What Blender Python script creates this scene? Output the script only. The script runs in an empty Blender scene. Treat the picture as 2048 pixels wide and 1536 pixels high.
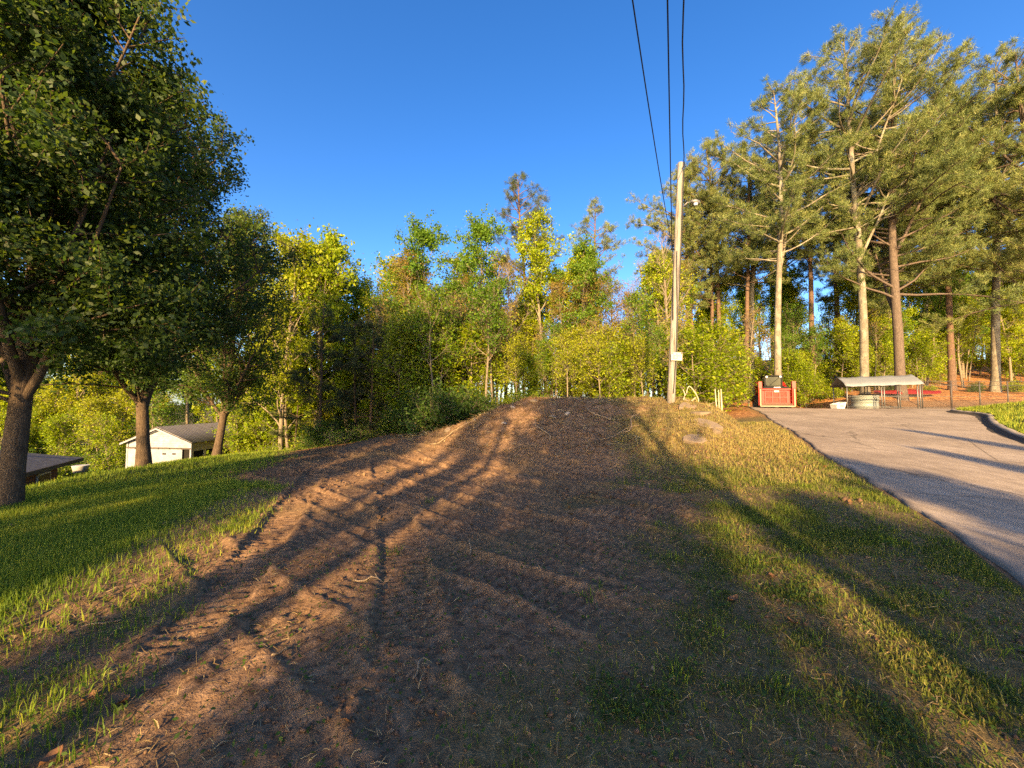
import bpy, bmesh, math, random
import numpy as np
from mathutils import Vector, Matrix

# ------------------------------------------------------------------ camera, sky, sun, exposure
SC = bpy.context.scene
COL = SC.collection
R = math.radians
EYE, FPX, PITCH = 1.6, 770.0, math.atan(32 / 770.0)
cam_d = bpy.data.cameras.new('camera'); cam = bpy.data.objects.new('camera', cam_d); COL.objects.link(cam)
cam.location = (0, 0, EYE); cam.rotation_euler = (R(90) + PITCH, 0, 0)
cam_d.sensor_width = 36; cam_d.lens = 36 * FPX / 2048; cam_d.clip_start = 0.05; cam_d.clip_end = 3000
SC.camera = cam
SUN_EL, SUN_AZ = 18.0, 12.0         # elevation; light travels 12 degrees right of straight ahead
W = bpy.data.worlds.new('World'); SC.world = W; W.use_nodes = True
nt = W.node_tree; bgn = nt.nodes['Background']
sky = nt.nodes.new('ShaderNodeTexSky'); sky.sky_type = 'NISHITA'; sky.sun_disc = False
sky.sun_elevation = R(SUN_EL); sky.sun_rotation = R(180 + SUN_AZ)
sky.air_density = 0.7; sky.dust_density = 1.5; sky.ozone_density = 2.0; sky.altitude = 300
hs = nt.nodes.new('ShaderNodeHueSaturation'); hs.inputs['Saturation'].default_value = 1.35; hs.inputs['Hue'].default_value = .511
nt.links.new(sky.outputs[0], hs.inputs['Color']); nt.links.new(hs.outputs[0], bgn.inputs[0])
bgn.inputs[1].default_value = 0.148
sd = bpy.data.lights.new('sun', 'SUN'); sd.energy = 5.0; sd.angle = R(0.6); sd.color = (1.0, 0.735, 0.42)
sun = bpy.data.objects.new('sun', sd); COL.objects.link(sun)
SDIR = Vector((math.sin(R(SUN_AZ)) * math.cos(R(SUN_EL)), math.cos(R(SUN_AZ)) * math.cos(R(SUN_EL)), -math.sin(R(SUN_EL))))
sun.rotation_euler = SDIR.to_track_quat('-Z', 'Y').to_euler(); sun.location = (-5, -30, 20)
vs = SC.view_settings; vs.view_transform = 'Standard'; vs.look = 'None'; vs.gamma = 1.0; vs.exposure = 1.74; vs.use_white_balance = True; vs.white_balance_temperature = 8400; vs.white_balance_tint = 10
SC.cycles.use_denoising = False; SC.cycles.sample_clamp_indirect = 4.0
SC.cycles.max_bounces = 6; SC.cycles.diffuse_bounces = 3; SC.cycles.transmission_bounces = 4; SC.cycles.transparent_max_bounces = 6

# ------------------------------------------------------------------ helpers
def sstep(a, b, x):
    t = np.clip((np.asarray(x, float) - a) / (b - a), 0, 1); return t * t * (3 - 2 * t)
def softplus(x, k=1.0): return k * np.logaddexp(0, np.asarray(x, float) / k)
def vnoise(x, y, seed=0):
    xi = np.floor(x).astype(np.int64); yi = np.floor(y).astype(np.int64)
    fx = x - xi; fy = y - yi; fx = fx * fx * (3 - 2 * fx); fy = fy * fy * (3 - 2 * fy)
    def h(a, b):
        v = (a * 374761393 + b * 668265263 + seed * 974634213) & 0xffffffff
        v = ((v ^ (v >> 13)) * 1274126177) & 0xffffffff
        return ((v ^ (v >> 16)) & 0xffffff) / float(0xffffff)
    return (h(xi, yi) * (1 - fx) + h(xi + 1, yi) * fx) * (1 - fy) + (h(xi, yi + 1) * (1 - fx) + h(xi + 1, yi + 1) * fx) * fy
def fbm(x, y, seed=0, o=3):
    s = 0; a = .5
    for i in range(o):
        s = s + a * (vnoise(x * 2 ** i, y * 2 ** i, seed + i * 17) - .5); a *= .5
    return s
def at(px, py, d):
    """a photograph pixel, at forward distance d metres"""
    u = (px - 1024) / FPX; v = (768 - py) / FPX
    c, s = math.cos(PITCH), math.sin(PITCH)
    y = c - v * s; z = s + v * c; k = d / y
    return Vector((u * k, d, EYE + z * k))
def tag(o, label=None, cat=None, group=None, kind=None):
    if label: o['label'] = label
    if cat: o['category'] = cat
    if group: o['group'] = group
    if kind: o['kind'] = kind
    return o
def link(o, parent=None):
    COL.objects.link(o)
    if parent is not None: o.parent = parent
    return o
def empty(name, loc=(0, 0, 0), rz=0.0):
    o = bpy.data.objects.new(name, None); o.empty_display_size = .3
    o.location = loc; o.rotation_euler = (0, 0, rz); return link(o)
def mesh_np(name, verts, tris=None, quads=None, mat=None, fattr=None, vattr=None, smooth=False):
    verts = np.asarray(verts, np.float32).reshape(-1, 3)
    tris = np.zeros((0, 3), np.int32) if tris is None else np.asarray(tris, np.int32).reshape(-1, 3)
    quads = np.zeros((0, 4), np.int32) if quads is None else np.asarray(quads, np.int32).reshape(-1, 4)
    me = bpy.data.meshes.new(name)
    me.vertices.add(len(verts)); me.vertices.foreach_set('co', verts.ravel())
    nl = tris.size + quads.size; me.loops.add(nl); me.polygons.add(len(tris) + len(quads))
    me.loops.foreach_set('vertex_index', np.concatenate([tris.ravel(), quads.ravel()]).astype(np.int32))
    ls = np.concatenate([np.arange(len(tris)) * 3, tris.size + np.arange(len(quads)) * 4]).astype(np.int32)
    me.polygons.foreach_set('loop_start', ls)
    if smooth: me.polygons.foreach_set('use_smooth', np.ones(len(ls), bool))
    for k, a in (fattr or {}).items():
        t = me.attributes.new(k, 'FLOAT', 'FACE'); t.data.foreach_set('value', np.asarray(a, np.float32))
    for k, a in (vattr or {}).items():
        t = me.attributes.new(k, 'FLOAT', 'POINT'); t.data.foreach_set('value', np.asarray(a, np.float32))
    me.update(calc_edges=True); me.validate()
    if mat is not None: me.materials.append(mat)
    return me
def ob(name, me, parent=None, loc=None, rot=None, scale=None):
    o = bpy.data.objects.new(name, me)
    if loc is not None: o.location = loc
    if rot is not None: o.rotation_euler = rot
    if scale is not None: o.scale = scale
    return link(o, parent)
class MB:
    """collects shapes, builds ONE mesh"""
    def __init__(s): s.bm = bmesh.new()
    def box(s, c, d, rz=0, rx=0, ry=0, bev=0):
        m = Matrix.Translation(c) @ Matrix.Rotation(rz, 4, 'Z') @ Matrix.Rotation(ry, 4, 'Y') @ Matrix.Rotation(rx, 4, 'X') @ Matrix.Diagonal((d[0], d[1], d[2], 1))
        r = bmesh.ops.create_cube(s.bm, size=1, matrix=m)
        if bev:
            es = list({e for v in r['verts'] for e in v.link_edges})
            bmesh.ops.bevel(s.bm, geom=es, offset=bev, segments=2, affect='EDGES', profile=.5)
        return s
    def tube(s, pts, rad, k=8, cap=True):
        pts = [Vector(p) for p in pts]; n = len(pts)
        rad = [rad] * n if not hasattr(rad, '__len__') else rad
        rings = []
        for i, p in enumerate(pts):
            t = (pts[min(i + 1, n - 1)] - pts[max(i - 1, 0)]).normalized()
            ref = Vector((0, 0, 1)) if abs(t.z) < .9 else Vector((1, 0, 0))
            a = t.cross(ref).normalized(); b = t.cross(a)
            rings.append([s.bm.verts.new(p + (a * math.cos(2 * math.pi * j / k) + b * math.sin(2 * math.pi * j / k)) * rad[i]) for j in range(k)])
        for i in range(n - 1):
            for j in range(k):
                f = s.bm.faces.new((rings[i][j], rings[i][(j + 1) % k], rings[i + 1][(j + 1) % k], rings[i + 1][j])); f.smooth = k > 5
        if cap:
            s.bm.faces.new(rings[0][::-1]); s.bm.faces.new(rings[-1])
        return s
    def prism(s, poly, axis, a, b):
        """extrude a 2-D outline along an axis (0 x, 1 y, 2 z)"""
        def P(q, t):
            if axis == 0: return (t, q[0], q[1])
            if axis == 1: return (q[0], t, q[1])
            return (q[0], q[1], t)
        va = [s.bm.verts.new(P(q, a)) for q in poly]; vb = [s.bm.verts.new(P(q, b)) for q in poly]
        s.bm.faces.new(va[::-1]); s.bm.faces.new(vb)
        for i in range(len(poly)):
            j = (i + 1) % len(poly); s.bm.faces.new((va[i], va[j], vb[j], vb[i]))
        return s
    def faces(s, vs, fs):
        v = [s.bm.verts.new(p) for p in vs]
        for f in fs: s.bm.faces.new([v[i] for i in f])
        return s
    def build(s, name, mat, parent=None, loc=None, rot=None):
        bmesh.ops.recalc_face_normals(s.bm, faces=s.bm.faces[:])
        me = bpy.data.meshes.new(name); s.bm.to_mesh(me); s.bm.free(); me.materials.append(mat)
        return ob(name, me, parent, loc, rot)

# ------------------------------------------------------------------ materials
class NT:
    def __init__(s, name):
        s.m = bpy.data.materials.new(name); s.m.use_nodes = True; s.t = s.m.node_tree; s.n = s.t.nodes
        s.bsdf = s.n['Principled BSDF']; s.out = s.n['Material Output']
    def new(s, t, **kw):
        n = s.n.new(t)
        for k, v in kw.items():
            if k in n.inputs: n.inputs[k].default_value = v
            else: setattr(n, k, v)
        return n
    def l(s, a, b): s.t.links.new(a, b)
    def coord(s, which='Object', scale=(1, 1, 1)):
        c = s.new('ShaderNodeTexCoord'); m = s.new('ShaderNodeMapping'); m.inputs['Scale'].default_value = scale
        s.l(c.outputs[which], m.inputs[0]); return m.outputs[0]
    def noise(s, co, scale, detail=4, rough=.55):
        n = s.new('ShaderNodeTexNoise'); n.inputs['Scale'].default_value = scale; n.inputs['Detail'].default_value = detail
        n.inputs['Roughness'].default_value = rough; s.l(co, n.inputs['Vector']); return n.outputs[0]
    def ramp(s, fac, stops):
        r = s.new('ShaderNodeValToRGB'); e = r.color_ramp.elements
        while len(e) < len(stops): e.new(.5)
        for i, (p, c) in enumerate(stops):
            e[i].position = p; e[i].color = (*c, 1) if len(c) == 3 else c
        s.l(fac, r.inputs[0]); return r.outputs[0]
    def mix(s, fac, a, b, mode='MIX'):
        m = s.new('ShaderNodeMix'); m.data_type = 'RGBA'; m.blend_type = mode
        for v, i in ((fac, 0), (a, 6), (b, 7)):
            if isinstance(v, (int, float)): m.inputs[i].default_value = v
            elif isinstance(v, tuple): m.inputs[i].default_value = (*v, 1)
            else: s.l(v, m.inputs[i])
        return m.outputs[2]
    def attr(s, name):
        a = s.new('ShaderNodeAttribute'); a.attribute_name = name; return a.outputs['Fac']
    def bump(s, h, strength=.5, dist=.02):
        b = s.new('ShaderNodeBump'); b.inputs['Strength'].default_value = strength; b.inputs['Distance'].default_value = dist
        s.l(h, b.inputs['Height']); s.l(b.outputs[0], s.bsdf.inputs['Normal'])
    def fin(s, col=None, rough=.9, spec=.2, metal=0):
        if col is not None:
            if isinstance(col, tuple): s.bsdf.inputs['Base Color'].default_value = (*col, 1)
            else: s.l(col, s.bsdf.inputs['Base Color'])
        s.bsdf.inputs['Roughness'].default_value = rough; s.bsdf.inputs['Specular IOR Level'].default_value = spec
        s.bsdf.inputs['Metallic'].default_value = metal
        return s.m
def paint(name, c, rough=.6, spec=.3, metal=0, dirt=.35, scale=6, dcol=None):
    n = NT(name); co = n.coord()
    f = n.noise(co, scale, 5, .65)
    d = dcol or tuple(x * .45 for x in c)
    col = n.mix(n.ramp(f, [(.35, (0, 0, 0)), (.75, (dirt,) * 3)]), c, d)
    n.bump(n.noise(co, scale * 8, 3), .15, .004)
    return n.fin(col, rough, spec, metal)
def leaf_mat(name, c1, c2, c3, trans=.45, tmul=1.6, gloss=.25):
    """leaf colours spread by a random number stored on every leaf"""
    n = NT(name)
    oi = n.new('ShaderNodeObjectInfo')
    add = n.new('ShaderNodeMath', operation='MULTIPLY_ADD'); add.inputs[1].default_value = .3; n.l(oi.outputs['Random'], add.inputs[0])
    sub = n.new('ShaderNodeMath', operation='SUBTRACT'); n.l(n.attr('rnd'), sub.inputs[0]); sub.inputs[1].default_value = .15
    n.l(sub.outputs[0], add.inputs[2])
    col = n.ramp(add.outputs[0], [(0, c1), (.55, c2), (1, c3)])
    n.fin(col, .55, gloss)
    tr = n.new('ShaderNodeBsdfTranslucent')
    tc = n.mix(1.0, col, (tmul, tmul * .95, tmul * .5), 'MULTIPLY'); n.l(tc, tr.inputs[0])
    ms = n.new('ShaderNodeMixShader'); ms.inputs[0].default_value = trans
    n.l(n.bsdf.outputs[0], ms.inputs[1]); n.l(tr.outputs[0], ms.inputs[2]); n.l(ms.outputs[0], n.out.inputs[0])
    return n.m
def bark_mat(name, dark, light, sc=(9, 9, 2.2), lichen=None):
    n = NT(name); co = n.coord('Object', sc)
    wob = n.new('ShaderNodeTexNoise'); wob.inputs['Scale'].default_value = 1.2; wob.inputs['Detail'].default_value = 3; n.l(co, wob.inputs['Vector'])
    co2 = n.mix(.35, co, wob.outputs[1], 'ADD')
    v = n.new('ShaderNodeTexVoronoi'); v.feature = 'DISTANCE_TO_EDGE'; v.inputs['Scale'].default_value = 3.6; n.l(co2, v.inputs['Vector'])
    f = n.noise(co, 2.2, 8, .75)
    col = n.ramp(f, [(.3, dark), (.7, light)])
    col = n.mix(n.ramp(v.outputs[0], [(0, (.45,) * 3), (.22, (0,) * 3)]), col, tuple(x * .5 for x in dark))
    if lichen:
        col = n.mix(n.ramp(n.noise(n.coord('Object', (2, 2, 1)), 1.1, 4, .6), [(.5, (0,) * 3), (.62, (.7,) * 3)]), col, lichen)
    n.bump(n.mix(.5, f, v.outputs[0]), .8, .03)
    return n.fin(col, .95, .1)

M = {}
M['bark_pear'] = bark_mat('bark_pear', (.055, .038, .027), (.16, .115, .08))
M['bark_pine'] = bark_mat('bark_pine', (.065, .049, .041), (.18, .138, .112), (6, 6, 2.0))
M['bark_red'] = bark_mat('bark_red', (.075, .048, .037), (.20, .130, .095), (6, 6, 2.0))
M['bark_grey'] = bark_mat('bark_grey', (.10, .085, .068), (.27, .235, .18), (5, 5, 2.0), (.28, .27, .21))
M['bark_pale'] = bark_mat('bark_pale', (.12, .095, .07), (.31, .26, .19), (7, 7, 1.4))
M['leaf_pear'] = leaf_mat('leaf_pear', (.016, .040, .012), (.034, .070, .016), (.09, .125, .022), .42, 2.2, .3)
M['leaf_pear_sunlit'] = leaf_mat('leaf_pear_sunlit', (.03, .07, .014), (.07, .125, .02), (.15, .19, .03), .45, 1.8, .3)  # paler copy of the pear leaf, its sunlit look put into the colour
M['leaf_lime'] = leaf_mat('leaf_lime', (.11, .19, .014), (.22, .30, .020), (.36, .38, .035), .45, 1.4)
M['leaf_fresh'] = leaf_mat('leaf_fresh', (.05, .13, .016), (.11, .21, .024), (.20, .27, .03), .45, 1.5)
M['leaf_bud'] = leaf_mat('leaf_bud', (.14, .09, .03), (.21, .15, .035), (.25, .20, .05), .35, 1.3)
M['leaf_gold'] = leaf_mat('leaf_gold', (.15, .20, .018), (.27, .31, .025), (.40, .40, .04), .45, 1.4)
M['leaf_shrub'] = leaf_mat('leaf_shrub', (.03, .07, .014), (.06, .12, .02), (.11, .16, .03), .4, 1.5)
M['needle'] = leaf_mat('needle', (.068, .108, .036), (.15, .19, .062), (.27, .275, .095), .25, 1.2, .3)
M['needle_dark'] = leaf_mat('needle_dark', (.024, .045, .02), (.05, .075, .03), (.10, .12, .042), .2, 1.2, .3)

def ground_mat():
    n = NT('ground'); co = n.coord()
    big = n.noise(co, .7, 5, .6); fine = n.noise(co, 14, 6, .7); vf = n.noise(co, 70, 3, .7)
    dirt = n.ramp(fine, [(.3, (.115, .068, .041)), (.5, (.22, .134, .079)), (.75, (.37, .24, .148))])
    dirt = n.mix(n.ramp(big, [(.35, (.0,) * 3), (.7, (.5,) * 3)]), dirt, (.135, .078, .048))
    dirt = n.mix(n.ramp(vf, [(.62, (0,) * 3), (.72, (.5,) * 3)]), dirt, (.30, .22, .14))
    dirt = n.mix(n.ramp(n.noise(co, 15, 6, .72), [(.36, (.8,) * 3), (.47, (0,) * 3)]), dirt, (.062, .038, .026))
    th = n.ramp(n.noise(co, 22, 6, .75), [(.3, (.075, .055, .03)), (.52, (.17, .125, .06)), (.72, (.30, .23, .12))])
    gr = n.ramp(n.noise(co, 25, 5, .7), [(.3, (.028, .042, .012)), (.7, (.085, .115, .028))])
    v = n.new('ShaderNodeTexVoronoi'); v.inputs['Scale'].default_value = 9; n.l(co, v.inputs['Vector'])
    sep = n.new('ShaderNodeSeparateColor'); n.l(v.outputs['Color'], sep.inputs[0])
    lit = n.ramp(sep.outputs[0], [(0, (.14, .06, .028)), (.5, (.36, .15, .06)), (1, (.52, .28, .12))])
    c = n.mix(n.attr('thatch'), dirt, th); c = n.mix(n.attr('grass'), c, gr); c = n.mix(n.attr('litter'), c, lit)
    n.bump(n.mix(.5, fine, vf), .9, .03)
    return n.fin(c, .97, .08)
M['ground'] = ground_mat()
def road_mat():
    n = NT('asphalt'); co = n.coord()
    f = n.noise(n.coord('Object', (1, .3, 1)), 6, 8, .75); g = n.noise(co, 60, 4, .85); b = n.noise(co, .5, 5, .65)
    c = n.ramp(f, [(.3, (.21, .168, .128)), (.5, (.31, .252, .195)), (.72, (.43, .355, .28))])
    c = n.mix(n.ramp(g, [(.56, (0,) * 3), (.70, (.6,) * 3)]), c, (.56, .47, .36))
    c = n.mix(n.ramp(g, [(.30, (.6,) * 3), (.42, (0,) * 3)]), c, (.12, .095, .075))
    c = n.mix(n.ramp(b, [(.42, (0,) * 3), (.60, (.6,) * 3)]), c, (.19, .15, .115))
    wob = n.noise(co, 1.3, 4, .6)
    v = n.new('ShaderNodeTexVoronoi'); v.feature = 'DISTANCE_TO_EDGE'; v.inputs['Scale'].default_value = .32; n.l(n.mix(.5, co, wob, 'ADD'), v.inputs['Vector'])
    c = n.mix(n.ramp(v.outputs[0], [(0, (.8,) * 3), (.006, (0,) * 3)]), c, (.06, .05, .04))
    n.bump(g, .5, .010)
    return n.fin(c, .92, .15)
M['road'] = road_mat()
def blade_mat(name, c0, c1, c2):
    return leaf_mat(name, c0, c1, c2, .35, 1.5, .2)
M['grass'] = blade_mat('grass', (.06, .125, .018), (.15, .22, .028), (.32, .32, .05))
M['grass_mixed'] = blade_mat('grass_mixed', (.045, .09, .014), (.13, .16, .03), (.34, .27, .10))
M['straw'] = blade_mat('straw', (.16, .105, .05), (.30, .21, .10), (.48, .38, .22))
M['dead_leaf'] = paint('dead_leaf', (.24, .12, .06), .8, .2, 0, .6, 20, (.10, .05, .03))
M['clod'] = paint('clod', (.16, .10, .066), .97, .05, 0, .7, 12, (.075, .042, .028))
M['stone'] = paint('stone', (.185, .14, .10), .9, .2, 0, .7, 6, (.20, .16, .12))
M['stone_pale'] = paint('stone_pale', (.33, .28, .235), .9, .2, 0, .5, 9, (.30, .22, .16))
M['wood_dead'] = paint('wood_dead', (.34, .25, .16), .9, .1, 0, .8, 9, (.14, .09, .055))
M['concrete'] = paint('concrete', (.30, .26, .21), .9, .2, 0, .6, 5, (.24, .20, .15))
M['tar'] = paint('tar', (.075, .065, .055), .9, .2, 0, .4, 8)

# ------------------------------------------------------------------ the lie of the land
def edge_e(x, y): return (x - 3.8) * .889 - (y - 2.9) * .46 + .05 * np.sin(y * .9) + .02 * np.sin(y * 2.3 + 1)
def edge_x(y): return 3.8 + ((y - 2.9) * .46 - .05 * np.sin(y * .9) - .02 * np.sin(y * 2.3 + 1)) / .889
def H(x, y):
    x = np.asarray(x, float); y = np.asarray(y, float)
    e = (x - 3.8) * .889 - (y - 2.9) * .46
    m = .05 * np.clip(y, -12, 80); k = .12
    zr = -k * np.logaddexp(-m / k, -1.18 / k)
    zr = zr - .05 * np.minimum(softplus(y - 22.5, .5), 7) * sstep(15.5, 20, x)
    zr = zr + .20 * np.minimum(softplus(y - 30, 1.5), 30) * sstep(12, 22, x) + 1.1 * sstep(25.2, 29, y) * sstep(23.5, 27, x)
    w = sstep(-5, -.2, e)
    zl = -.0095 * softplus(-(x + 5), .6) * softplus(np.minimum(y, 26) - 5, .8)
    l = (x + 8.3) * -.916 + (y - 6.5) * -.401
    back = (y - 19.5) * sstep(-9, -15, x)
    dr = np.minimum(softplus(np.maximum(l - 1.1, back), .35) * .5, 3.6 + 0 * x)
    zl = zl - dr * sstep(-3, -6, x)
    zl = np.maximum(zl, -4.6)
    z = zl * (1 - w) + zr * w
    hm = np.interp(x, [-6, -4, -2.4, -1.4, -.4, .6, 2.5, 5.6, 7, 8.6, 10.5], [0, .12, .50, .86, 1.35, 1.58, 1.60, 1.62, 1.38, .9, .75])
    yb = np.interp(x, [-4, -2, 0, 2.5, 5, 8], [11.5, 10.0, 8.6, 7.5, 6.6, 7.2]); yc = 12.7
    t = np.clip((y - yb) / (yc - yb), 0, 1); prof = t ** 1.25 * (1 - .0 * t); prof = prof + .10 * np.sin(np.pi * t)
    hm = hm + .10 * fbm(x * .9, y * .9, 5) * 2 * sstep(0, .5, hm)
    prof = prof * (1 - .45 * sstep(13.6, 19, y))
    mo = hm * prof * (1 - sstep(-2.2, -.1, e))
    k = .06
    return k * np.logaddexp(z / k, np.where(mo > .01, mo, -5) / k)
def Hs(x, y): return float(H(np.array([x]), np.array([y]))[0])

LX = ([1.5, 2, 2.7, 4.2, 6.2, 9.5, 14, 17, 20], [-1.9, -2.1, -2.6, -3.3, -4.4, -6.4, -9.0, -10.2, -7])
RX = ([1.5, 1.9, 2.3, 2.7, 3.5, 6.2, 10, 14], [-.3, 0, .3, 1.0, 1.6, 2.1, 3.0, 4.3])
def cover(x, y):
    """grass, dry thatch and leaf litter shares of the ground"""
    nz = fbm(x * .55, y * .55, 3, 4) * 2.4 + fbm(x * 2.3, y * 2.3, 9, 3) * 1.0
    e = edge_e(x, y)
    gl = sstep(-.9, 1.1, np.interp(y, *LX) - x + nz) * (y < 26)
    # a strip of turned-over earth inside the lawn
    gl = gl * (1 - .8 * sstep(.8, .2, np.abs(x - (-3.1 - .30 * (y - 2)) + nz * .3)) * (y < 7.5))
    gr = sstep(-.7, .9, x - np.interp(y, *RX) + nz) * (e < .1)
    patchy = sstep(-.10, .16, fbm(x * .9 + 7, y * .9, 21, 4) + .5 * fbm(x * 4, y * 4, 22, 2))
    tuft = sstep(.17, .28, fbm(x * 1.1 + 3, y * 1.1, 31, 3)) * .7 * (y < 9)
    right_green = gr * (.12 + .78 * patchy) * (1 - .5 * sstep(7, 10, y))
    grass = np.clip(gl + right_green + tuft * .5, 0, 1)
    thatch = np.clip(gr * .9 + gl * .5 + sstep(.05, .3, fbm(x * .7, y * .7, 41)) * .35, 0, 1) * (1 - .0 * y)
    litter = sstep(15.5, 19, y + nz * .8) * (1 - gl) * (1 - sstep(-.5, .3, e) * (y < 27)) * .95
    far_left = sstep(-7, -11, x) * sstep(19, 22, y); grass = np.maximum(grass, far_left * .9); litter = litter * (1 - .9 * far_left)
    return grass, thatch, litter, gl, gr

# track passes left by the loader: two belts of cleat prints each
PASSES = [(3.2, 2.0, -7.5, 13.5), (2.6, 3.6, -5.0, 16.0), (1.4, 1.2, -8.0, 9.5), (3.0, 5.2, -2.2, 15.5), (-2.9, 1.6, 1.2, 9.5),
          (2.2, 2.6, -9.0, 12.0), (3.4, 4.4, -4.4, 13.0), (-1.2, 1.3, -4.6, 12.0), (2.0, 6.6, -6.6, 15.2), (3.3, 3.0, -6.0, 11.6)]
def relief(x, y, wt):
    z = np.zeros_like(x)
    for i, (ax, ay, bx, by) in enumerate(PASSES):
        L = math.hypot(bx - ax, by - ay); dx, dy = (bx - ax) / L, (by - ay) / L
        s = (x - ax) * dx + (y - ay) * dy; c0 = -(x - ax) * dy + (y - ay) * dx
        c0 = c0 + .18 * np.sin(s * .40 + i)
        for g in (-.72, .72):
            c = c0 - g
            m = sstep(.23, .19, np.abs(c)) * sstep(-.2, .3, s) * sstep(L + .2, L - .3, s) * (.35 + .65 * sstep(-.15, .15, fbm(s * .7, c * .7, 50 + i))) * sstep(1.9, 3.4, y)
            cl = .5 + .5 * np.tanh(2.2 * np.sin(2 * np.pi * s / .105))
            new = -.046 + .032 * cl * (.4 + 1.2 * vnoise(s * 1.3, c * 1.3, 4 + i))
            z = z * (1 - m) + new * m
            z = z + .022 * np.exp(-((np.abs(c) - .27) / .05) ** 2) * (1 - m) * sstep(0, .4, s) * sstep(L, L - .4, s)
    rough = fbm(x * 2.2, y * 2.2, 61, 4) * .04 + fbm(x * 9, y * 9, 71, 3) * .035 + np.maximum(fbm(x * 16, y * 16, 73, 2) - .1, 0) * .10
    return (z + rough) * wt

def axis(fa, fb, step, lo, hi, g):
    a = list(np.arange(fa, fb, step)); s = step; v = fa; left = []
    while v > lo: s *= g; v -= s; left.append(v)
    s = step; v = a[-1]; right = []
    while v < hi: s *= g; v += s; right.append(v)
    return np.array(left[::-1] + a + right)
gx = axis(-6.0, 5.0, .025, -420, 420, 1.06); gy = axis(1.2, 11.0, .0245, -60, 600, 1.05)
X, Y = np.meshgrid(gx, gy); Z = H(X, Y)
E = edge_e(X, Y)
G_, T_, L_, GL_, GR_ = cover(X, Y)
wt = sstep(15, 10, np.abs(X)) * sstep(30, 18, Y) * (1 - .85 * np.clip(GL_ + 1.2 * GR_, 0, 1)) * sstep(.0, -.6, E)
mound_rough = sstep(.25, .8, Z) * (E < -1) * (Y < 16) * (Y > 6)
Z = Z + relief(X, Y, wt * (1 - .7 * mound_rough)) + mound_rough * (fbm(X * 1.6, Y * 1.6, 91, 5) * .30 + np.maximum(fbm(X * 5, Y * 5, 95, 3), 0) * .22)
Z = Z - .09 * sstep(.22, .55, E) * (Y < 25.4)
ny, nx = X.shape
idx = np.arange(nx * ny).reshape(ny, nx)
q = np.stack([idx[:-1, :-1], idx[:-1, 1:], idx[1:, 1:], idx[1:, :-1]], -1).reshape(-1, 4)
me = mesh_np('ground', np.stack([X, Y, Z], -1), quads=q, mat=M['ground'], smooth=True,
             vattr={'grass': (G_ * .85).ravel(), 'thatch': T_.ravel(), 'litter': L_.ravel()})
tag(ob('ground', me), 'bare graded brown soil with loader track prints between mown lawn and driveway', 'ground', kind='structure')
def ground_z(x, y):
    """height of the built ground sheet, by bilinear lookup"""
    x = np.asarray(x, float); y = np.asarray(y, float)
    i = np.clip(np.searchsorted(gx, x) - 1, 0, nx - 2); j = np.clip(np.searchsorted(gy, y) - 1, 0, ny - 2)
    fx = (x - gx[i]) / (gx[i + 1] - gx[i]); fy = (y - gy[j]) / (gy[j + 1] - gy[j])
    return (Z[j, i] * (1 - fx) + Z[j, i + 1] * fx) * (1 - fy) + (Z[j + 1, i] * (1 - fx) + Z[j + 1, i + 1] * fx) * fy
def gz(x, y): return float(ground_z(np.array([x]), np.array([y]))[0])

# driveway: an asphalt sheet with a broken edge standing above the verge
ry = axis(1.0, 25.6, .10, -22, 25.4, 1.12); rt = np.concatenate([np.linspace(0, 3, 40), np.linspace(3.2, 30, 90)])
RYg, RTg = np.meshgrid(ry, rt, indexing='ij')
jag = fbm(RYg * 3, RYg * 0 + 2, 15, 4) * .14
RXg = edge_x(RYg) + .16 + jag * np.exp(-RTg / .15) + RTg
RZg = H(RXg, RYg) + .030 + fbm(RXg * .6, RYg * .6, 25) * .03
n1, n2 = RXg.shape
idx = np.arange(n1 * n2).reshape(n1, n2)
q = np.stack([idx[:-1, :-1], idx[:-1, 1:], idx[1:, 1:], idx[1:, :-1]], -1).reshape(-1, 4)[:, ::-1]
vv = np.stack([RXg, RYg, RZg], -1).reshape(-1, 3)
sk = vv[idx[:, 0]].copy(); sk[:, 2] -= .14; sk[:, 0] -= .03; b0 = len(vv)
q2 = np.stack([idx[:-1, 0], idx[1:, 0], b0 + np.arange(1, n1), b0 + np.arange(0, n1 - 1)], -1)[:, ::-1]
me = mesh_np('driveway', np.concatenate([vv, sk]), quads=np.concatenate([q, q2]), mat=M['road'], smooth=False)
tag(ob('driveway', me), 'worn tan-grey asphalt driveway climbing to the loader', 'driveway', kind='structure')

# kerbed lawn island beside the driveway
isl = [(9.0, 4.0), (11.0, 7.2), (13.4, 10.2), (16.2, 13.0), (18.6, 15.1), (20.4, 16.6), (21.4, 17.8), (21.9, 19.0), (22.8, 20.0), (24.6, 20.5), (28, 20.6), (34, 20.4)]
def smooth_line(p, n=8):
    p = [Vector((*q, 0)) for q in p]; out = []
    for i in range(len(p) - 1):
        a = p[max(i - 1, 0)]; b = p[i]; c = p[i + 1]; d = p[min(i + 2, len(p) - 1)]
        for k in range(n):
            t = k / n
            out.append(.5 * ((2 * b) + (c - a) * t + (2 * a - 5 * b + 4 * c - d) * t * t + (3 * b - a - 3 * c + d) * t ** 3))
    return out + [p[-1]]
ISL = smooth_line(isl, 8)
vs, qs = [], []
for i, p in enumerate(ISL):
    t = (ISL[min(i + 1, len(ISL) - 1)] - ISL[max(i - 1, 0)]).normalized(); nrm = Vector((t.y, -t.x, 0))
    zb = Hs(p.x, p.y)
    for off, dz in ((-.02, -.05), (0.0, .12), (.03, .15), (.16, .155), (.19, .10), (.19, -.05)):
        w_ = p + nrm * off; vs.append((w_.x, w_.y, zb + dz + .01 * math.sin(i * 1.7)))
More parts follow.
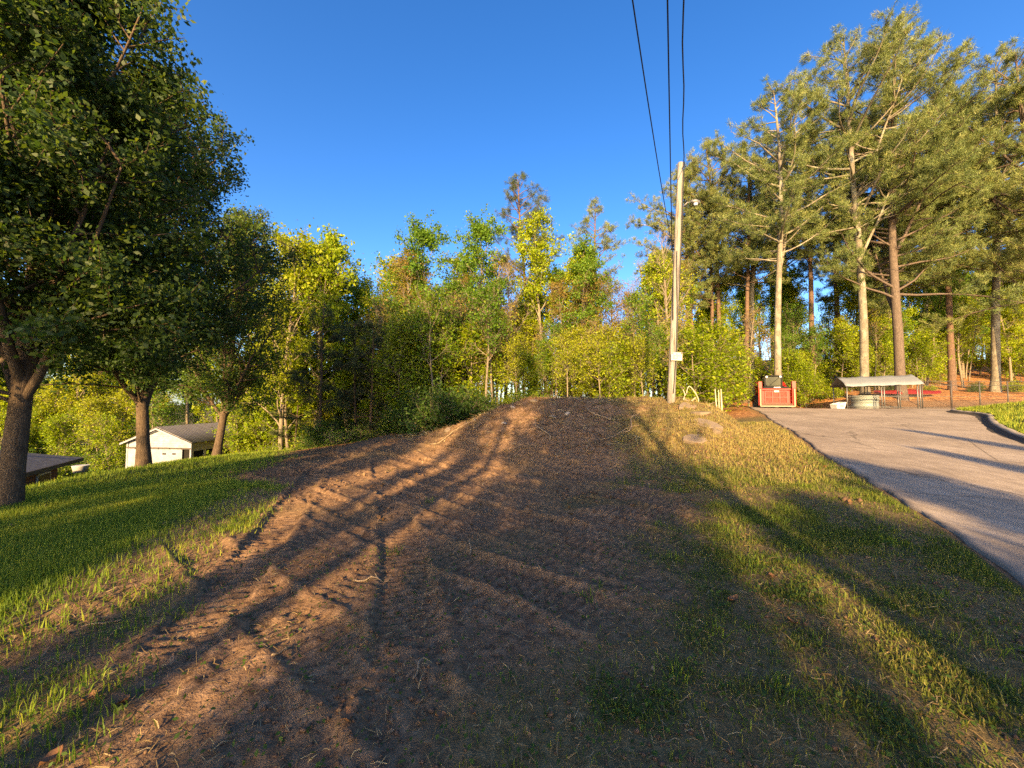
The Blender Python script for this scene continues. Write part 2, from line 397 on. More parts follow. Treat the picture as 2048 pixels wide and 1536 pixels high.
for i in range(len(ISL) - 1):
    for j in range(5): qs.append((i * 6 + j, i * 6 + j + 1, i * 6 + 7 + j, i * 6 + 6 + j))
tag(ob('kerb', mesh_np('kerb', vs, quads=qs, mat=M['concrete'])), 'weathered concrete kerb curving round the lawn island', 'kerb', kind='structure')
vs, qs = [], []
for i, p in enumerate(ISL):
    t = (ISL[min(i + 1, len(ISL) - 1)] - ISL[max(i - 1, 0)]).normalized(); nrm = Vector((t.y, -t.x, 0))
    zb = Hs(p.x, p.y)
    for off, dz in ((-.40, .005), (-.10, .022), (0.0, .10)):
        w_ = p + nrm * (off - .005); vs.append((w_.x, w_.y, zb + dz + .02))
for i in range(len(ISL) - 1):
    for j in range(2): qs.append((i * 3 + j, i * 3 + j + 1, i * 3 + 4 + j, i * 3 + 3 + j))
tag(ob('asphalt_berm', mesh_np('asphalt_berm', vs, quads=qs, mat=M['tar'], smooth=True)), 'dark asphalt berm banked against the lawn kerb', 'berm', kind='structure')
rows = 14; vs = []
for i, p in enumerate(ISL):
    t = (ISL[min(i + 1, len(ISL) - 1)] - ISL[max(i - 1, 0)]).normalized(); nrm = Vector((t.y, -t.x, 0)); zb = Hs(p.x, p.y)
    for j in range(rows):
        off = .175 + 12 * (j / (rows - 1)) ** 1.6
        f = j / (rows - 1)
        q_ = p + nrm * .175; far = Vector((26 + i * .12, 4 + i * .12, 0)); w_ = q_.lerp(far, f ** 1.5)
        vs.append((w_.x, w_.y, zb + .13 + .75 * sstep(0, .6, f) * 1.0 + .03 * math.sin(i * .9 + j)))
n1 = len(ISL); idx = np.arange(n1 * rows).reshape(n1, rows)
q = np.stack([idx[:-1, :-1], idx[:-1, 1:], idx[1:, 1:], idx[1:, :-1]], -1).reshape(-1, 4)
nv = len(vs)
ISLV = np.array(vs)
tag(ob('lawn_island', mesh_np('lawn_island', vs, quads=q, mat=M['ground'], smooth=True, vattr={'grass': np.ones(nv) * .9, 'thatch': np.ones(nv) * .3, 'litter': np.zeros(nv)})),
    'raised lawn island held by the concrete kerb', 'lawn', kind='structure')

# ------------------------------------------------------------------ trees
class Tubes:
    def __init__(s): s.v = []; s.q = []; s.n = 0
    def add(s, pts, rad, k):
        pts = np.asarray(pts, float); n = len(pts)
        t = np.gradient(pts, axis=0); t /= (np.linalg.norm(t, axis=1, keepdims=True) + 1e-9)
        ref = np.array([0, 0, 1.]) if abs(t[:, 2].mean()) < .8 else np.array([1., 0, 0])
        a = np.cross(t, ref); a /= (np.linalg.norm(a, axis=1, keepdims=True) + 1e-9); b = np.cross(t, a)
        th = np.arange(k) * 2 * np.pi / k
        ring = pts[:, None, :] + (a[:, None, :] * np.cos(th)[None, :, None] + b[:, None, :] * np.sin(th)[None, :, None]) * np.asarray(rad)[:, None, None]
        s.v.append(ring.reshape(-1, 3))
        i = s.n + np.arange(n * k).reshape(n, k); j = np.roll(i, -1, axis=1)
        s.q.append(np.stack([i[:-1], j[:-1], j[1:], i[1:]], -1).reshape(-1, 4)); s.n += n * k
    def mesh(s, name, mat): return mesh_np(name, np.concatenate(s.v), quads=np.concatenate(s.q), mat=mat, smooth=True)
def curve(rng, p, d, L, n, wob, up):
    pts = [np.array(p, float)]; d = np.array(d, float)
    for i in range(n):
        d = d + rng.normal(0, wob, 3) + np.array([0, 0, up]); d /= np.linalg.norm(d)
        pts.append(pts[-1] + d * L / n)
    return np.array(pts)
def pick(c, t):
    f = t * (len(c) - 1); i = min(int(f), len(c) - 2); w = f - i
    d = c[i + 1] - c[i]
    return c[i] * (1 - w) + c[i + 1] * w, d / (np.linalg.norm(d) + 1e-9)
def perp_dir(rng, d, ang, flat=0):
    a = rng.normal(0, 1, 3); a[2] *= (1 - flat); a -= d * a.dot(d); a /= np.linalg.norm(a) + 1e-9
    return d * math.cos(ang) + a * math.sin(ang)
def leaves_mesh(rng, name, P, size, mat, up=.3, drift=None):
    n = len(P); P = np.asarray(P)
    nr = rng.normal(0, 1, (n, 3)); nr[:, 2] += up; nr /= np.linalg.norm(nr, axis=1, keepdims=True)
    a = rng.normal(0, 1, (n, 3)); a -= nr * (a * nr).sum(1, keepdims=True); a /= np.linalg.norm(a, axis=1, keepdims=True); b = np.cross(nr, a)
    s = size * rng.uniform(.45, 1.4, (n, 1))
    v = np.stack([P - a * s * .5, P + b * s * .33 + nr * s * .08, P + a * s * .55, P - b * s * .33 + nr * s * .08], 1).reshape(-1, 3)
    i = np.arange(n)[:, None] * 4 + np.arange(4)[None]
    return mesh_np(name, v, quads=i, mat=mat, fattr={'rnd': np.clip(rng.normal(.5, .22, n), 0, 1)})
def needles_mesh(rng, name, C, D, per, ln, wd, mat, spread=.75):
    """tufts of needles: C centres, D shoot directions"""
    C = np.repeat(np.asarray(C), per, 0); D = np.repeat(np.asarray(D), per, 0); n = len(C)
    d = D * rng.uniform(.3, 1.0, (n, 1)) + rng.normal(0, spread, (n, 3)); d /= np.linalg.norm(d, axis=1, keepdims=True)
    sd_ = np.cross(d, rng.normal(0, 1, (n, 3))); sd_ /= np.linalg.norm(sd_, axis=1, keepdims=True) + 1e-9
    L = ln * rng.uniform(.6, 1.2, (n, 1)); C = C + rng.normal(0, ln * .25, (n, 3))
    v = np.stack([C - sd_ * wd * .5, C + sd_ * wd * .5, C + d * L], 1).reshape(-1, 3)
    tr = np.clip(np.repeat(rng.normal(.5, .2, n // per), per) + rng.normal(0, .1, n), 0, 1)
    return mesh_np(name, v, tris=np.arange(n * 3).reshape(-1, 3), mat=mat, fattr={'rnd': tr})

def pear(seed, Ht, spread, nleaf, size, leaf='leaf_pear'):
    rng = np.random.default_rng(seed); T = Tubes(); tw = []
    trunk = curve(rng, (0, 0, -.25), (rng.normal(0, .04), rng.normal(0, .04), 1), Ht * .92, 12, .035, .03)
    r0 = .0118 * Ht; t = np.linspace(0, 1, 13); rad = r0 * (1 - t) ** .8 + .012; rad[0] *= 1.35; rad[1] *= 1.02
    T.add(trunk, rad, 12)
    n1 = 34
    for i in range(n1):
        f = .165 + .75 * (i / n1) ** 1.15 + rng.uniform(-.01, .01)
        p, d = pick(trunk, f); az = i * 2.4 + rng.uniform(-.4, .4); an = R(rng.uniform(24, 44)) * (1 - .25 * f)
        dd = np.array([math.cos(az) * math.sin(an), math.sin(az) * math.sin(an), math.cos(an)])
        g = (f - .165) / .8
        L = Ht * (.52 * (1 - g) ** .85 + .07) * rng.uniform(.75, 1.1) * spread
        rb = r0 * (.55 if i < 6 else .34) * (1 - .6 * g); c = curve(rng, p, dd, L, 7, .06, .06)
        T.add(c, np.linspace(rb, .012, 8), 7)
        for k in range(13):
            ft = rng.uniform(.12, 1.0); p2, d2 = pick(c, ft)
            L2 = (.18 + .2 * (1 - ft)) * L * rng.uniform(.5, 1.2) + .35
            c2 = curve(rng, p2, perp_dir(rng, d2, R(rng.uniform(35, 70)), .3), L2, 4, .10, .03)
            T.add(c2, np.linspace(rb * .32 + .004, .005, 5), 4)
            for j in range(7):
                p3, d3 = pick(c2, rng.uniform(.15, 1)); c3 = curve(rng, p3, perp_dir(rng, d3, R(rng.uniform(25, 75))), rng.uniform(.2, .55), 2, .12, 0)
                T.add(c3, [.006, .004, .003], 3); tw.append((c3[0], c3[2]))
    for i in range(16):      # low leafy boughs that hide the fork
        p, d = pick(trunk, rng.uniform(.17, .42)); az = i * 2.4; an = R(rng.uniform(48, 78))
        c = curve(rng, p, (math.cos(az) * math.sin(an), math.sin(az) * math.sin(an), math.cos(an)), rng.uniform(.16, .30) * Ht * spread, 6, .08, -.01); T.add(c, np.linspace(.035, .008, 7), 5)
        for k in range(12):
            p2, d2 = pick(c, rng.uniform(.25, 1)); c2 = curve(rng, p2, perp_dir(rng, d2, R(rng.uniform(30, 70)), .3), rng.uniform(.4, .9), 3, .1, 0); T.add(c2, [.01, .008, .006, .004], 3)
            for j in range(4): p3, d3 = pick(c2, rng.uniform(.1, 1)); tw.append((p3, p3 + rng.normal(0, .18, 3)))
    tw = np.array(tw); k = rng.integers(0, len(tw), nleaf); f = rng.uniform(0, 1.1, (nleaf, 1))
    P = tw[k, 0] * (1 - f) + tw[k, 1] * f + rng.normal(0, .10, (nleaf, 3))
    return T.mesh('pear_trunk', M['bark_pear']), leaves_mesh(rng, 'pear_crown', P, size, M[leaf])
def hardwood(seed, Ht, r0, t0, n1, fL, nleaf, size, leaf, bark, ang=(28, 58), top=.35, clump=.16, bend=.03, up=.4):
    rng = np.random.default_rng(seed); T = Tubes(); tw = []
    trunk = curve(rng, (0, 0, -.3), (rng.normal(0, .05), rng.normal(0, .05), 1), Ht * .97, 12, bend, .03)
    t = np.linspace(0, 1, 13); T.add(trunk, r0 * (1 - t) ** .75 + .012, 8)
    for i in range(n1):
        g = i / max(n1 - 1, 1); f = t0 + (.97 - t0) * g; p, d = pick(trunk, f); az = i * 2.4 + rng.uniform(-.6, .6); an = R(rng.uniform(*ang))
        dd = np.array([math.cos(az) * math.sin(an), math.sin(az) * math.sin(an), math.cos(an)])
        L = Ht * fL * (math.sin(math.pi * (.25 + .68 * g)) * .9 + .15) * rng.uniform(.6, 1.15)
        rb = r0 * .42 * (1 - .7 * g) + .008; c = curve(rng, p, dd, L, 6, .10, .07); T.add(c, np.linspace(rb, .008, 7), 5)
        for k in range(8):
            ft = rng.uniform(.2, 1); p2, d2 = pick(c, ft); c2 = curve(rng, p2, perp_dir(rng, d2, R(rng.uniform(25, 65))), L * rng.uniform(.2, .42) + .2, 3, .14, .04)
            T.add(c2, np.linspace(rb * .35 + .003, .004, 4), 3)
            for j in range(3):
                p3, d3 = pick(c2, rng.uniform(.2, 1)); c3 = curve(rng, p3, perp_dir(rng, d3, R(rng.uniform(25, 70))), rng.uniform(.25, .6), 2, .15, .02)
                T.add(c3, [.006, .005, .003], 3); tw.append((c3[0], c3[2]))
    tr = T.mesh('tree_trunk', bark)
    if nleaf == 0: return tr, None
    tw = np.array(tw); wgt = rng.uniform(.1, 1, len(tw)) ** 1.5; wgt /= wgt.sum()
    k = rng.choice(len(tw), nleaf, p=wgt); f = rng.uniform(.1, 1.15, (nleaf, 1))
    P = tw[k, 0] * (1 - f) + tw[k, 1] * f + rng.normal(0, clump, (nleaf, 3))
    return tr, leaves_mesh(rng, 'tree_crown', P, size, leaf, up)
def tall_pine(seed, Ht, r0, t0, n1, Lmax, per, mat, bark, lean=(0, 0), ln=.28, wd=.026, dens=1.0, fork=0):
    rng = np.random.default_rng(seed); T = Tubes(); C = []; D = []
    d0 = np.array([lean[0], lean[1], 1.]); d0 /= np.linalg.norm(d0)
    trunk = curve(rng, (0, 0, -.4), d0, Ht * .98, 16, .018, .012); t = np.linspace(0, 1, 17)
    rad = r0 * (1 - t) ** .62 + .02; rad[0] *= 1.35; T.add(trunk, rad, 12)
    stems = [(trunk, t0, n1)]
    for q_ in range(fork):
        f = t0 - .05 + .16 * q_; p, d = pick(trunk, f); c = curve(rng, p, perp_dir(rng, d, R(28)), Ht * .30, 8, .05, .07)
        T.add(c, np.linspace(r0 * .42, .03, 9), 7); stems.append((c, .35, int(n1 * .35)))
    for si, (st, tt, nn) in enumerate(stems):
        for i in range(nn):
            g = (i + rng.uniform(-.4, .4)) / nn; g = min(max(g, 0), .99); f = tt + (1 - tt) * g; p, d = pick(st, f)
            az = rng.uniform(0, 2 * math.pi); el = R(rng.uniform(-8, 28) + 30 * g)
            dd = np.array([math.cos(az) * math.cos(el), math.sin(az) * math.cos(el), math.sin(el)])
            prof = math.sin(math.pi * min(1, .28 + .72 * g)) ** .8 * .9 + .12
            if si: prof *= .75
            L = Lmax * prof * rng.uniform(.45, 1.1); c = curve(rng, p, dd, L, 6, .10, .035)
            T.add(c, np.linspace(.02 + .012 * L, .01, 7), 5)
            n2 = int(4 + L * 2.6)
            for k in range(n2):
                ft = rng.uniform(.28, 1) ** .8; p2, d2 = pick(c, ft); L2 = (.22 * L + .25) * rng.uniform(.5, 1.2) * (1.15 - .5 * ft)
                c2 = curve(rng, p2, perp_dir(rng, d2, R(rng.uniform(30, 70)), .65), L2, 3, .12, .10); T.add(c2, [.014, .011, .008, .005], 3)
                m = max(2, int(L2 * 6.5 * dens))
                for j in range(m):
                    p3, d3 = pick(c2, rng.uniform(.25, 1)); C.append(p3 + rng.normal(0, .07, 3)); D.append(d3 + np.array([0, 0, .5]))
    return T.mesh('pine_trunk', bark), needles_mesh(rng, 'pine_crown', C, D, per, ln, wd, mat)
def young_pine(seed, Ht, Lmax, per, mat, bark):
    rng = np.random.default_rng(seed); T = Tubes(); C = []; D = []
    trunk = curve(rng, (0, 0, -.3), (rng.normal(0, .03), rng.normal(0, .03), 1), Ht, 12, .015, .02); t = np.linspace(0, 1, 13)
    T.add(trunk, .0125 * Ht * (1 - t) + .012, 8)
    z = .16
    while z < .97:
        for b in range(rng.integers(3, 6)):
            g = (z - .16) / .81; p, d = pick(trunk, min(z + rng.uniform(-.01, .01), .99)); az = rng.uniform(0, 6.283); el = R(rng.uniform(-4, 12) + 28 * g)
            dd = np.array([math.cos(az) * math.cos(el), math.sin(az) * math.cos(el), math.sin(el)])
            L = Lmax * (1 - g) ** .6 * rng.uniform(.5, 1.15) * min(1, .6 + 1.6 * g) + .25; c = curve(rng, p, dd, L, 5, .07, .02); T.add(c, np.linspace(.022, .006, 6), 4)
            for k in range(int(3 + L * 4.5)):
                ft = rng.uniform(.35, 1); p2, d2 = pick(c, ft); c2 = curve(rng, p2, perp_dir(rng, d2, R(rng.uniform(25, 55)), .8), .2 + .22 * L * (1.2 - ft), 2, .08, .05); T.add(c2, [.007, .006, .004], 3)
                for j in range(4): p3, d3 = pick(c2, rng.uniform(.1, 1)); C.append(p3); D.append(d3 * 1.2)
        z += .075 + .03 * rng.uniform()
    return T.mesh('young_pine_trunk', bark), needles_mesh(rng, 'young_pine_crown', C, D, per, .17, .015, mat, .5)
def shrub(seed, w, h, nst, nleaf, size, leaf, bark, clump=.12):
    rng = np.random.default_rng(seed); T = Tubes(); tw = []
    for i in range(nst):
        az = rng.uniform(0, 6.283); r = rng.uniform(0, .35) * w; an = R(rng.uniform(5, 50))
        c = curve(rng, (math.cos(az) * r, math.sin(az) * r, -.1), (math.cos(az) * math.sin(an), math.sin(az) * math.sin(an), math.cos(an)), h * rng.uniform(.6, 1.1), 6, .12, .03)
        T.add(c, np.linspace(.018, .005, 7), 4)
        for k in range(9):
            p2, d2 = pick(c, rng.uniform(.15, 1)); c2 = curve(rng, p2, perp_dir(rng, d2, R(rng.uniform(30, 80)), .4), rng.uniform(.15, .4) * w, 3, .15, .02)
            T.add(c2, np.linspace(.006, .003, 4), 3); tw.append((c2[0], c2[3])); tw.append((c2[2], c2[3]))
    tw = np.array(tw); k = rng.integers(0, len(tw), nleaf); f = rng.uniform(.0, 1.1, (nleaf, 1))
    P = tw[k, 0] * (1 - f) + tw[k, 1] * f + rng.normal(0, clump, (nleaf, 3)); P[:, 2] = np.maximum(P[:, 2], .02)
    return T.mesh('shrub_stems', bark), leaves_mesh(rng, 'shrub_foliage', P, size, leaf, .8)
def place(name, meshes, x, y, label, cat='tree', group=None, rz=0., s=1., sz=None, tilt=(0, 0), parts=('trunk', 'crown'), z=None):
    o = empty(name, (x, y, gz(x, y) if z is None else z)); o.rotation_euler = (tilt[0], tilt[1], rz)
    o.scale = (s, s, sz or s); tag(o, label, cat, group)
    for nm, m in zip(parts, meshes):
        if m is not None: ob(nm, m, o)
    return o
def XY(px, d): return (px - 1024) / FPX * d, d

# the row of pears along the lawn
PA = pear(11, 12.0, .80, 165000, .085); PB = pear(12, 12.4, .88, 115000, .088); PC = pear(13, 12.6, .66, 34000, .10, 'leaf_pear_sunlit')
place('pear_tree', PA, -8.45, 6.5, 'big dark green pear tree with the thickest forked trunk, by the low house', 'tree', 'pear trees in a row on the lawn', .4)
place('pear_tree', PB, -10.8, 11.4, 'dark green pear tree whose trunk stands in front of the white shed door', 'tree', 'pear trees in a row on the lawn', 1.9)
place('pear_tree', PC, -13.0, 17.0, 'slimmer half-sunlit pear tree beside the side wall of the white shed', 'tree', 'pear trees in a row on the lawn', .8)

# woods: prototypes
HW = [hardwood(21, 12.5, .13, .30, 20, .24, 11500, .15, M['leaf_lime'], M['bark_pale']),
      hardwood(22, 13.5, .12, .38, 18, .22, 11500, .15, M['leaf_fresh'], M['bark_pale'], (20, 50)),
      hardwood(23, 12.0, .11, .25, 22, .26, 10500, .15, M['leaf_gold'], M['bark_pale'], (22, 48)),
      hardwood(24, 13.0, .12, .35, 20, .22, 5500, .12, M['leaf_bud'], M['bark_pale'], (20, 46)),
      hardwood(25, 14.5, .14, .40, 18, .20, 12000, .16, M['leaf_lime'], M['bark_grey'], (25, 55)),
      hardwood(26, 13.0, .12, .30, 22, .22, 0, .1, None, M['bark_pale'], (18, 42))]
SAP = [hardwood(31, 5.5, .045, .30, 15, .24, 3400, .13, M['leaf_lime'], M['bark_pale'], (35, 70), clump=.14, up=1.2),
       hardwood(32, 6.5, .05, .42, 14, .20, 2800, .13, M['leaf_gold'], M['bark_pale'], (30, 65), clump=.14, up=1.2),
       hardwood(33, 7.5, .055, .48, 13, .18, 2400, .13, M['leaf_fresh'], M['bark_pale'], (25, 60), clump=.14, up=1.0),
       hardwood(34, 8.0, .06, .45, 12, .16, 500, .12, M['leaf_bud'], M['bark_pale'], (20, 50)),
       hardwood(35, 4.5, .05, .10, 18, .38, 4800, .15, M['leaf_lime'], M['bark_pale'], (55, 85), clump=.16, up=2.0)]
TP = [tall_pine(41, 26, .24, .44, 54, 6.0, 20, M['needle'], M['bark_grey'], dens=.95, fork=1),
      tall_pine(42, 28, .26, .44, 58, 6.4, 20, M['needle'], M['bark_grey'], (-.05, 0), dens=.95, fork=2),
      tall_pine(43, 28, .29, .28, 74, 7.2, 20, M['needle'], M['bark_pine'], (.02, 0), dens=.9, fork=2),
      tall_pine(44, 24, .19, .46, 46, 5.0, 20, M['needle'], M['bark_red'], dens=.9),
      tall_pine(45, 21, .19, .55, 54, 3.5, 16, M['needle_dark'], M['bark_red'], (-.03, 0), dens=.85),
      tall_pine(46, 20, .17, .50, 44, 3.4, 16, M['needle'], M['bark_red'], (-.02, 0), dens=.85)]
YP = [young_pine(51, 7.6, 2.3, 9, M['needle_dark'], M['bark_pear']), young_pine(52, 6.4, 2.0, 9, M['needle_dark'], M['bark_pear'])]
SH = [shrub(61, 1.8, 1.7, 26, 5200, .10, M['leaf_shrub'], M['bark_pale']), shrub(62, 1.5, 1.2, 18, 2600, .10, M['leaf_lime'], M['bark_pale']),
      shrub(63, 1.3, 1.0, 22, 900, .08, M['leaf_fresh'], M['bark_pale'])]

# the tall pines that can be told apart
def pn(px, d, k, label, s=1., rz=0., sz=None, tilt=(0, 0), group='tall pines at the edge of the woods'):
    x, y = XY(px, d); return place('pine_tree', TP[k], x, y, label, 'pine', group, rz, s, sz, tilt)
pn(1557, 29, 0, 'tall pine with straight pale lichened trunk right behind the red loader', .98, .3)
pn(1731, 28, 1, 'tall pine with pale mottled trunk rising behind the kennel canopy near its loader end', 1.0, 0)
pn(1803, 27.5, 2, 'broad reddish-trunked pine rising behind the middle of the kennel canopy', 1.0, 2.0)
pn(1443, 35, 3, 'red-barked pine seen between the utility pole and the loader', 1.05, 1.1)
pn(1489, 33, 5, 'thin crooked pine beside the loader, bare below its sparse crown', 1.1, 2.6, tilt=(0, -.03))
pn(1629, 33, 5, 'thin pine between the loader and the kennel canopy', 1.2, .5)
pn(1684, 36, 3, 'dark-trunked pine behind the bin at the end of the kennel', 1.1, 3.1)
pn(1905, 32, 3, 'leaning red-trunked pine above the chain-link fence', 1.15, 4.0, tilt=(0, -.06))
pn(1990, 31, 1, 'very tall pine above the fence and lawn island', 1.0, 2.2)
pn(2085, 28, 2, 'wide pine above the lawn island with low sweeping boughs', .95, 5.0)
pn(1850, 39, 0, 'tall pine farther back in the woods behind the fence', 1.0, 1.0)
pn(1585, 40, 3, 'red-barked pine deep in the woods behind the loader', 1.05, 1.9)
pn(1066, 34, 4, 'tall dark-topped pine with a red trunk behind the mound', 1.0, .2, tilt=(0, -.035))
pn(1182, 33, 5, 'pine with a bent orange trunk and thin crown behind the mound', .93, .9, tilt=(.02, .02))
pn(1380, 40, 4, 'dark thin-crowned pine behind the utility pole', 1.05, 1.5)
# young dark pines
for px, d, k, s, lab in ((642, 20.5, 0, 1.06, 'dark young pine at the lawn corner of the woods, tallest of its clump'), (712, 21.5, 1, 1.10, 'dark bushy young pine between two others at the lawn edge'),
                    (742, 20.0, 1, .98, 'dark young pine next to the leafy shrubs at the edge of the bare soil'), (590, 24, 0, .9, 'dark young pine set back behind the clump at the lawn corner'),
                    (1455, 27, 1, .85, 'dark young pine low beside the loader at the driveway edge')):
    x, y = XY(px, d); place('young_pine', YP[k], x, y, lab, 'pine', 'young pines', px * .1, s)
# hardwoods that stand out against the sky
def hwd(px, d, k, s, label, rz=0., sz=None, group='spring trees of the wood edge'):
    x, y = XY(px, d); return place('spring_tree', HW[k], x, y, label, 'tree', group, rz, s, sz)
hwd(705, 27, 1, 1.1, 'fresh green spring tree rising over the dark young pines', 0)
hwd(845, 26, 1, 1.0, 'round-topped fresh green tree, the tallest left of the dark-topped pine', 1.2)
hwd(770, 33, 5, 1.02, 'bare pinkish-twigged tree showing between two green crowns', .5)
hwd(910, 29, 2, 1.05, 'golden-green tree beside the round-topped green one', 2.0)
hwd(985, 31, 3, 1.05, 'brown-budded tree before the dark-topped pine', 1.0)
hwd(1092, 32, 4, 1.12, 'pale-trunked tree with a wide green crown overlapping the dark-topped pine', 3.0)
hwd(1296, 33, 5, 1.02, 'bare leafless tree just left of the utility pole', .2)
hwd(1240, 36, 3, 1.05, 'thin brown-budded tree behind the bent orange pine', 2.2)
hwd(735, 29, 0, 1.08, 'lime spring tree rising just right of the dark young pines', 1.1)
hwd(676, 28, 4, 1.02, 'open-crowned lime tree directly above the young pine clump', 2.9)
hwd(795, 30, 2, 1.12, 'golden-green tree standing between the bare tree and the round-topped one', .3)
hwd(560, 23.5, 2, 1.3, 'golden-green tree glowing at the lawn corner between the pear and the dark pines', 2.7)
hwd(618, 25.0, 0, 1.25, 'lime tree standing just behind the tallest dark young pine', 4.2)
hwd(525, 27, 0, 1.4, 'yellow-green tree glowing behind the slim pear', 1.6)
hwd(597, 27, 4, 1.2, 'lime-leaved tree between the slim pear and the dark young pines', .9)

# the rest of the wood edge
rng = np.random.default_rng(5)
LOOK = {id(HW): ('lime-leaved', 'fresh green', 'golden-green', 'brown-budded', 'wide-crowned lime', 'leafless'), id(SAP): ('lime-leaved', 'golden-leaved', 'fresh green', 'nearly leafless', 'layered lime-leaved'),
        id(TP): ('pale-trunked', 'pale forked', 'broad brown-trunked', 'red-barked', 'dark-needled', 'thin red-barked'), id(SH): ('dense green', 'lime-leaved', 'thin-leaved')}
def fill(n, pxr, dr, protos, probs, sr, label, group, name, cat='tree', parts=('trunk', 'crown'), avoid=None):
    k = 0; tries = 0
    while k < n and tries < n * 20:
        tries += 1
        px = rng.uniform(*pxr); d = rng.uniform(*dr); x, y = XY(px, d)
        if avoid is not None and avoid(x, y): continue
        i = rng.choice(len(protos), p=probs); s = rng.uniform(*sr)
        look = LOOK[id(protos)][i]; q3 = (s - sr[0]) / (sr[1] - sr[0]); size = 'small ' if q3 < .33 else ('large ' if q3 > .67 else '')
        place(name, protos[i], x, y, size + look + ' ' + label, cat, group, rng.uniform(0, 6.28), s, s * rng.uniform(.9, 1.1), (rng.normal(0, .03), rng.normal(0, .03)), parts); k += 1
on_drive = lambda x, y: edge_e(np.array(x), np.array(y)) > -1.5 and y < 28.5
fill(42, (560, 1010), (23, 36), HW, [.30, .15, .33, .12, .1, 0], (.62, .95), 'slender tree in the thicket behind the dark young pines', 'thicket trees left of the mound', 'spring_tree')
fill(20, (880, 1420), (36, 56), HW, [.3, .15, .3, .2, .05, 0], (.55, .85), 'tree far back in the woods behind the mound', 'far trees behind the mound', 'spring_tree')
fill(24, (880, 1420), (30, 44), SAP, [.35, .2, .2, .0, .25], (.7, 1.2), 'understory sapling deep in the woods behind the mound', 'understory behind the mound', 'sapling')
fill(24, (1000, 1340), (28, 38), HW, [.12, .18, .1, .3, .05, .25], (.78, 1.1), 'spring tree behind the mound with sky showing through', 'open trees behind the mound', 'spring_tree')
fill(17, (1375, 2200), (33, 48), TP, [.25, .15, .1, .4, 0, .1], (.8, 1.02), 'pine standing back in the woods behind the front row of pines', 'pines in the second row', 'pine_tree', 'pine', avoid=on_drive)
fill(24, (1850, 2150), (37, 50), SAP, [.3, .2, .25, .05, .2], (.8, 1.3), 'sapling up on the leafy hillside above the fence', 'saplings on the hillside', 'sapling')
fill(22, (1830, 2200), (38, 58), HW, [.25, .3, .2, .15, .1, 0], (.8, 1.15), 'spring tree on the leafy hillside above the fence', 'trees on the hillside', 'spring_tree')
fill(34, (1360, 2120), (31, 46), HW, [.3, .2, .3, .1, .1, 0], (.55, .95), 'tree in the shade under the tall pines', 'trees under the tall pines', 'spring_tree', avoid=on_drive)
fill(40, (-450, 570), (31, 46), HW, [.35, .2, .3, .05, .1, 0], (.9, 1.25), 'tree down the slope beyond the sheds and pear trees', 'trees down the slope beyond the lawn', 'spring_tree')
fill(40, (760, 1010), (19.5, 27), SAP, [.12, .22, .26, .28, .12], (.65, 1.1), 'sapling in the thicket at the edge of the bare soil', 'thicket saplings', 'sapling')
fill(46, (1000, 1350), (19, 30), SAP, [.2, .3, .2, .22, .08], (.6, .95), 'sapling on the ground behind the mound', 'saplings behind the mound', 'sapling')
fill(46, (1370, 2080), (29, 39), SAP, [.2, .2, .25, .25, .1], (.55, 1.0), 'sapling on the leaf litter behind the driveway', 'saplings behind the driveway', 'sapling', avoid=lambda x, y: on_drive(x, y) or (x / y > 1.06 and y < 35))
fill(26, (1560, 1860), (30, 37), SAP, [.35, .2, .2, .05, .2], (.6, 1.05), 'sapling in the understory behind the kennel', 'understory behind the kennel', 'sapling', avoid=on_drive)
fill(14, (470, 640), (24, 31), SAP, [.3, .3, .2, .0, .2], (.8, 1.1), 'sapling behind the lawn corner', 'saplings behind the lawn', 'sapling')
fill(44, (-60, 560), (27, 42), SAP, [.3, .3, .2, .0, .2], (.8, 1.25), 'sapling growing on the low ground beyond the sheds', 'saplings beyond the sheds', 'sapling', avoid=lambda x, y: (-27 < x < -15 and y < 33))
for px, d, s, lab in ((1395, 20.5, 1.05, 'bright green layered maple sapling beside the utility pole'), (1432, 22.5, 1.15, 'tall bright layered sapling over the white stakes'),
                      (1375, 24, 1.2, 'layered sapling behind the utility pole'), (1475, 26.5, .95, 'green layered sapling touching the loader'),
                      (1235, 21, .9, 'glowing yellow-green layered sapling behind the mound top'), (1600, 29.5, .6, 'low green sapling right of the loader')):
    x, y = XY(px, d); place('maple_sapling', SAP[4], x, y, lab, 'sapling', 'layered saplings', px * .37, s)
# shrubs at the soil edge
for px, d, k, s, lab in ((868, 17.0, 0, 1.15, 'dense green shrub at the edge of the bare soil'), (915, 17.8, 0, 1.0, 'green shrub leaning over the left end of the mound'),
                    (820, 18.5, 0, .9, 'smaller green shrub beside the dense one'), (950, 18.6, 0, .85, 'shrub half hidden behind the stony end of the mound'),
                    (540, 21, 1, .8, 'yellow-green shrub at the lip of the lawn')):
    x, y = XY(px, d); place('shrub', SH[k], x, y, lab, 'shrub', None, px * .3, s, parts=('stems', 'foliage'))
fill(24, (610, 900), (18.5, 22), SH, [.3, .2, .5], (.5, .95), 'low shrub under the young pines', 'low brush at the wood edge', 'shrub', 'shrub', ('stems', 'foliage'))
fill(16, (980, 1350), (16.5, 21), SH, [0, .6, .4], (.5, .9), 'low shrub just behind the mound crest', 'low brush behind the mound', 'shrub', 'shrub', ('stems', 'foliage'))
fill(26, (1480, 2060), (30, 38), SH, [.1, .6, .3], (.4, .8), 'low shrub on the orange leaf litter', 'low brush behind the driveway', 'shrub', 'shrub', ('stems', 'foliage'), on_drive)
fill(20, (-40, 560), (23, 34), SH, [.5, .5, 0], (.8, 1.5), 'shrub on the low ground round the sheds', 'brush round the sheds', 'shrub', 'shrub', ('stems', 'foliage'), lambda x, y: (-30 < x < -15 and y < 33))

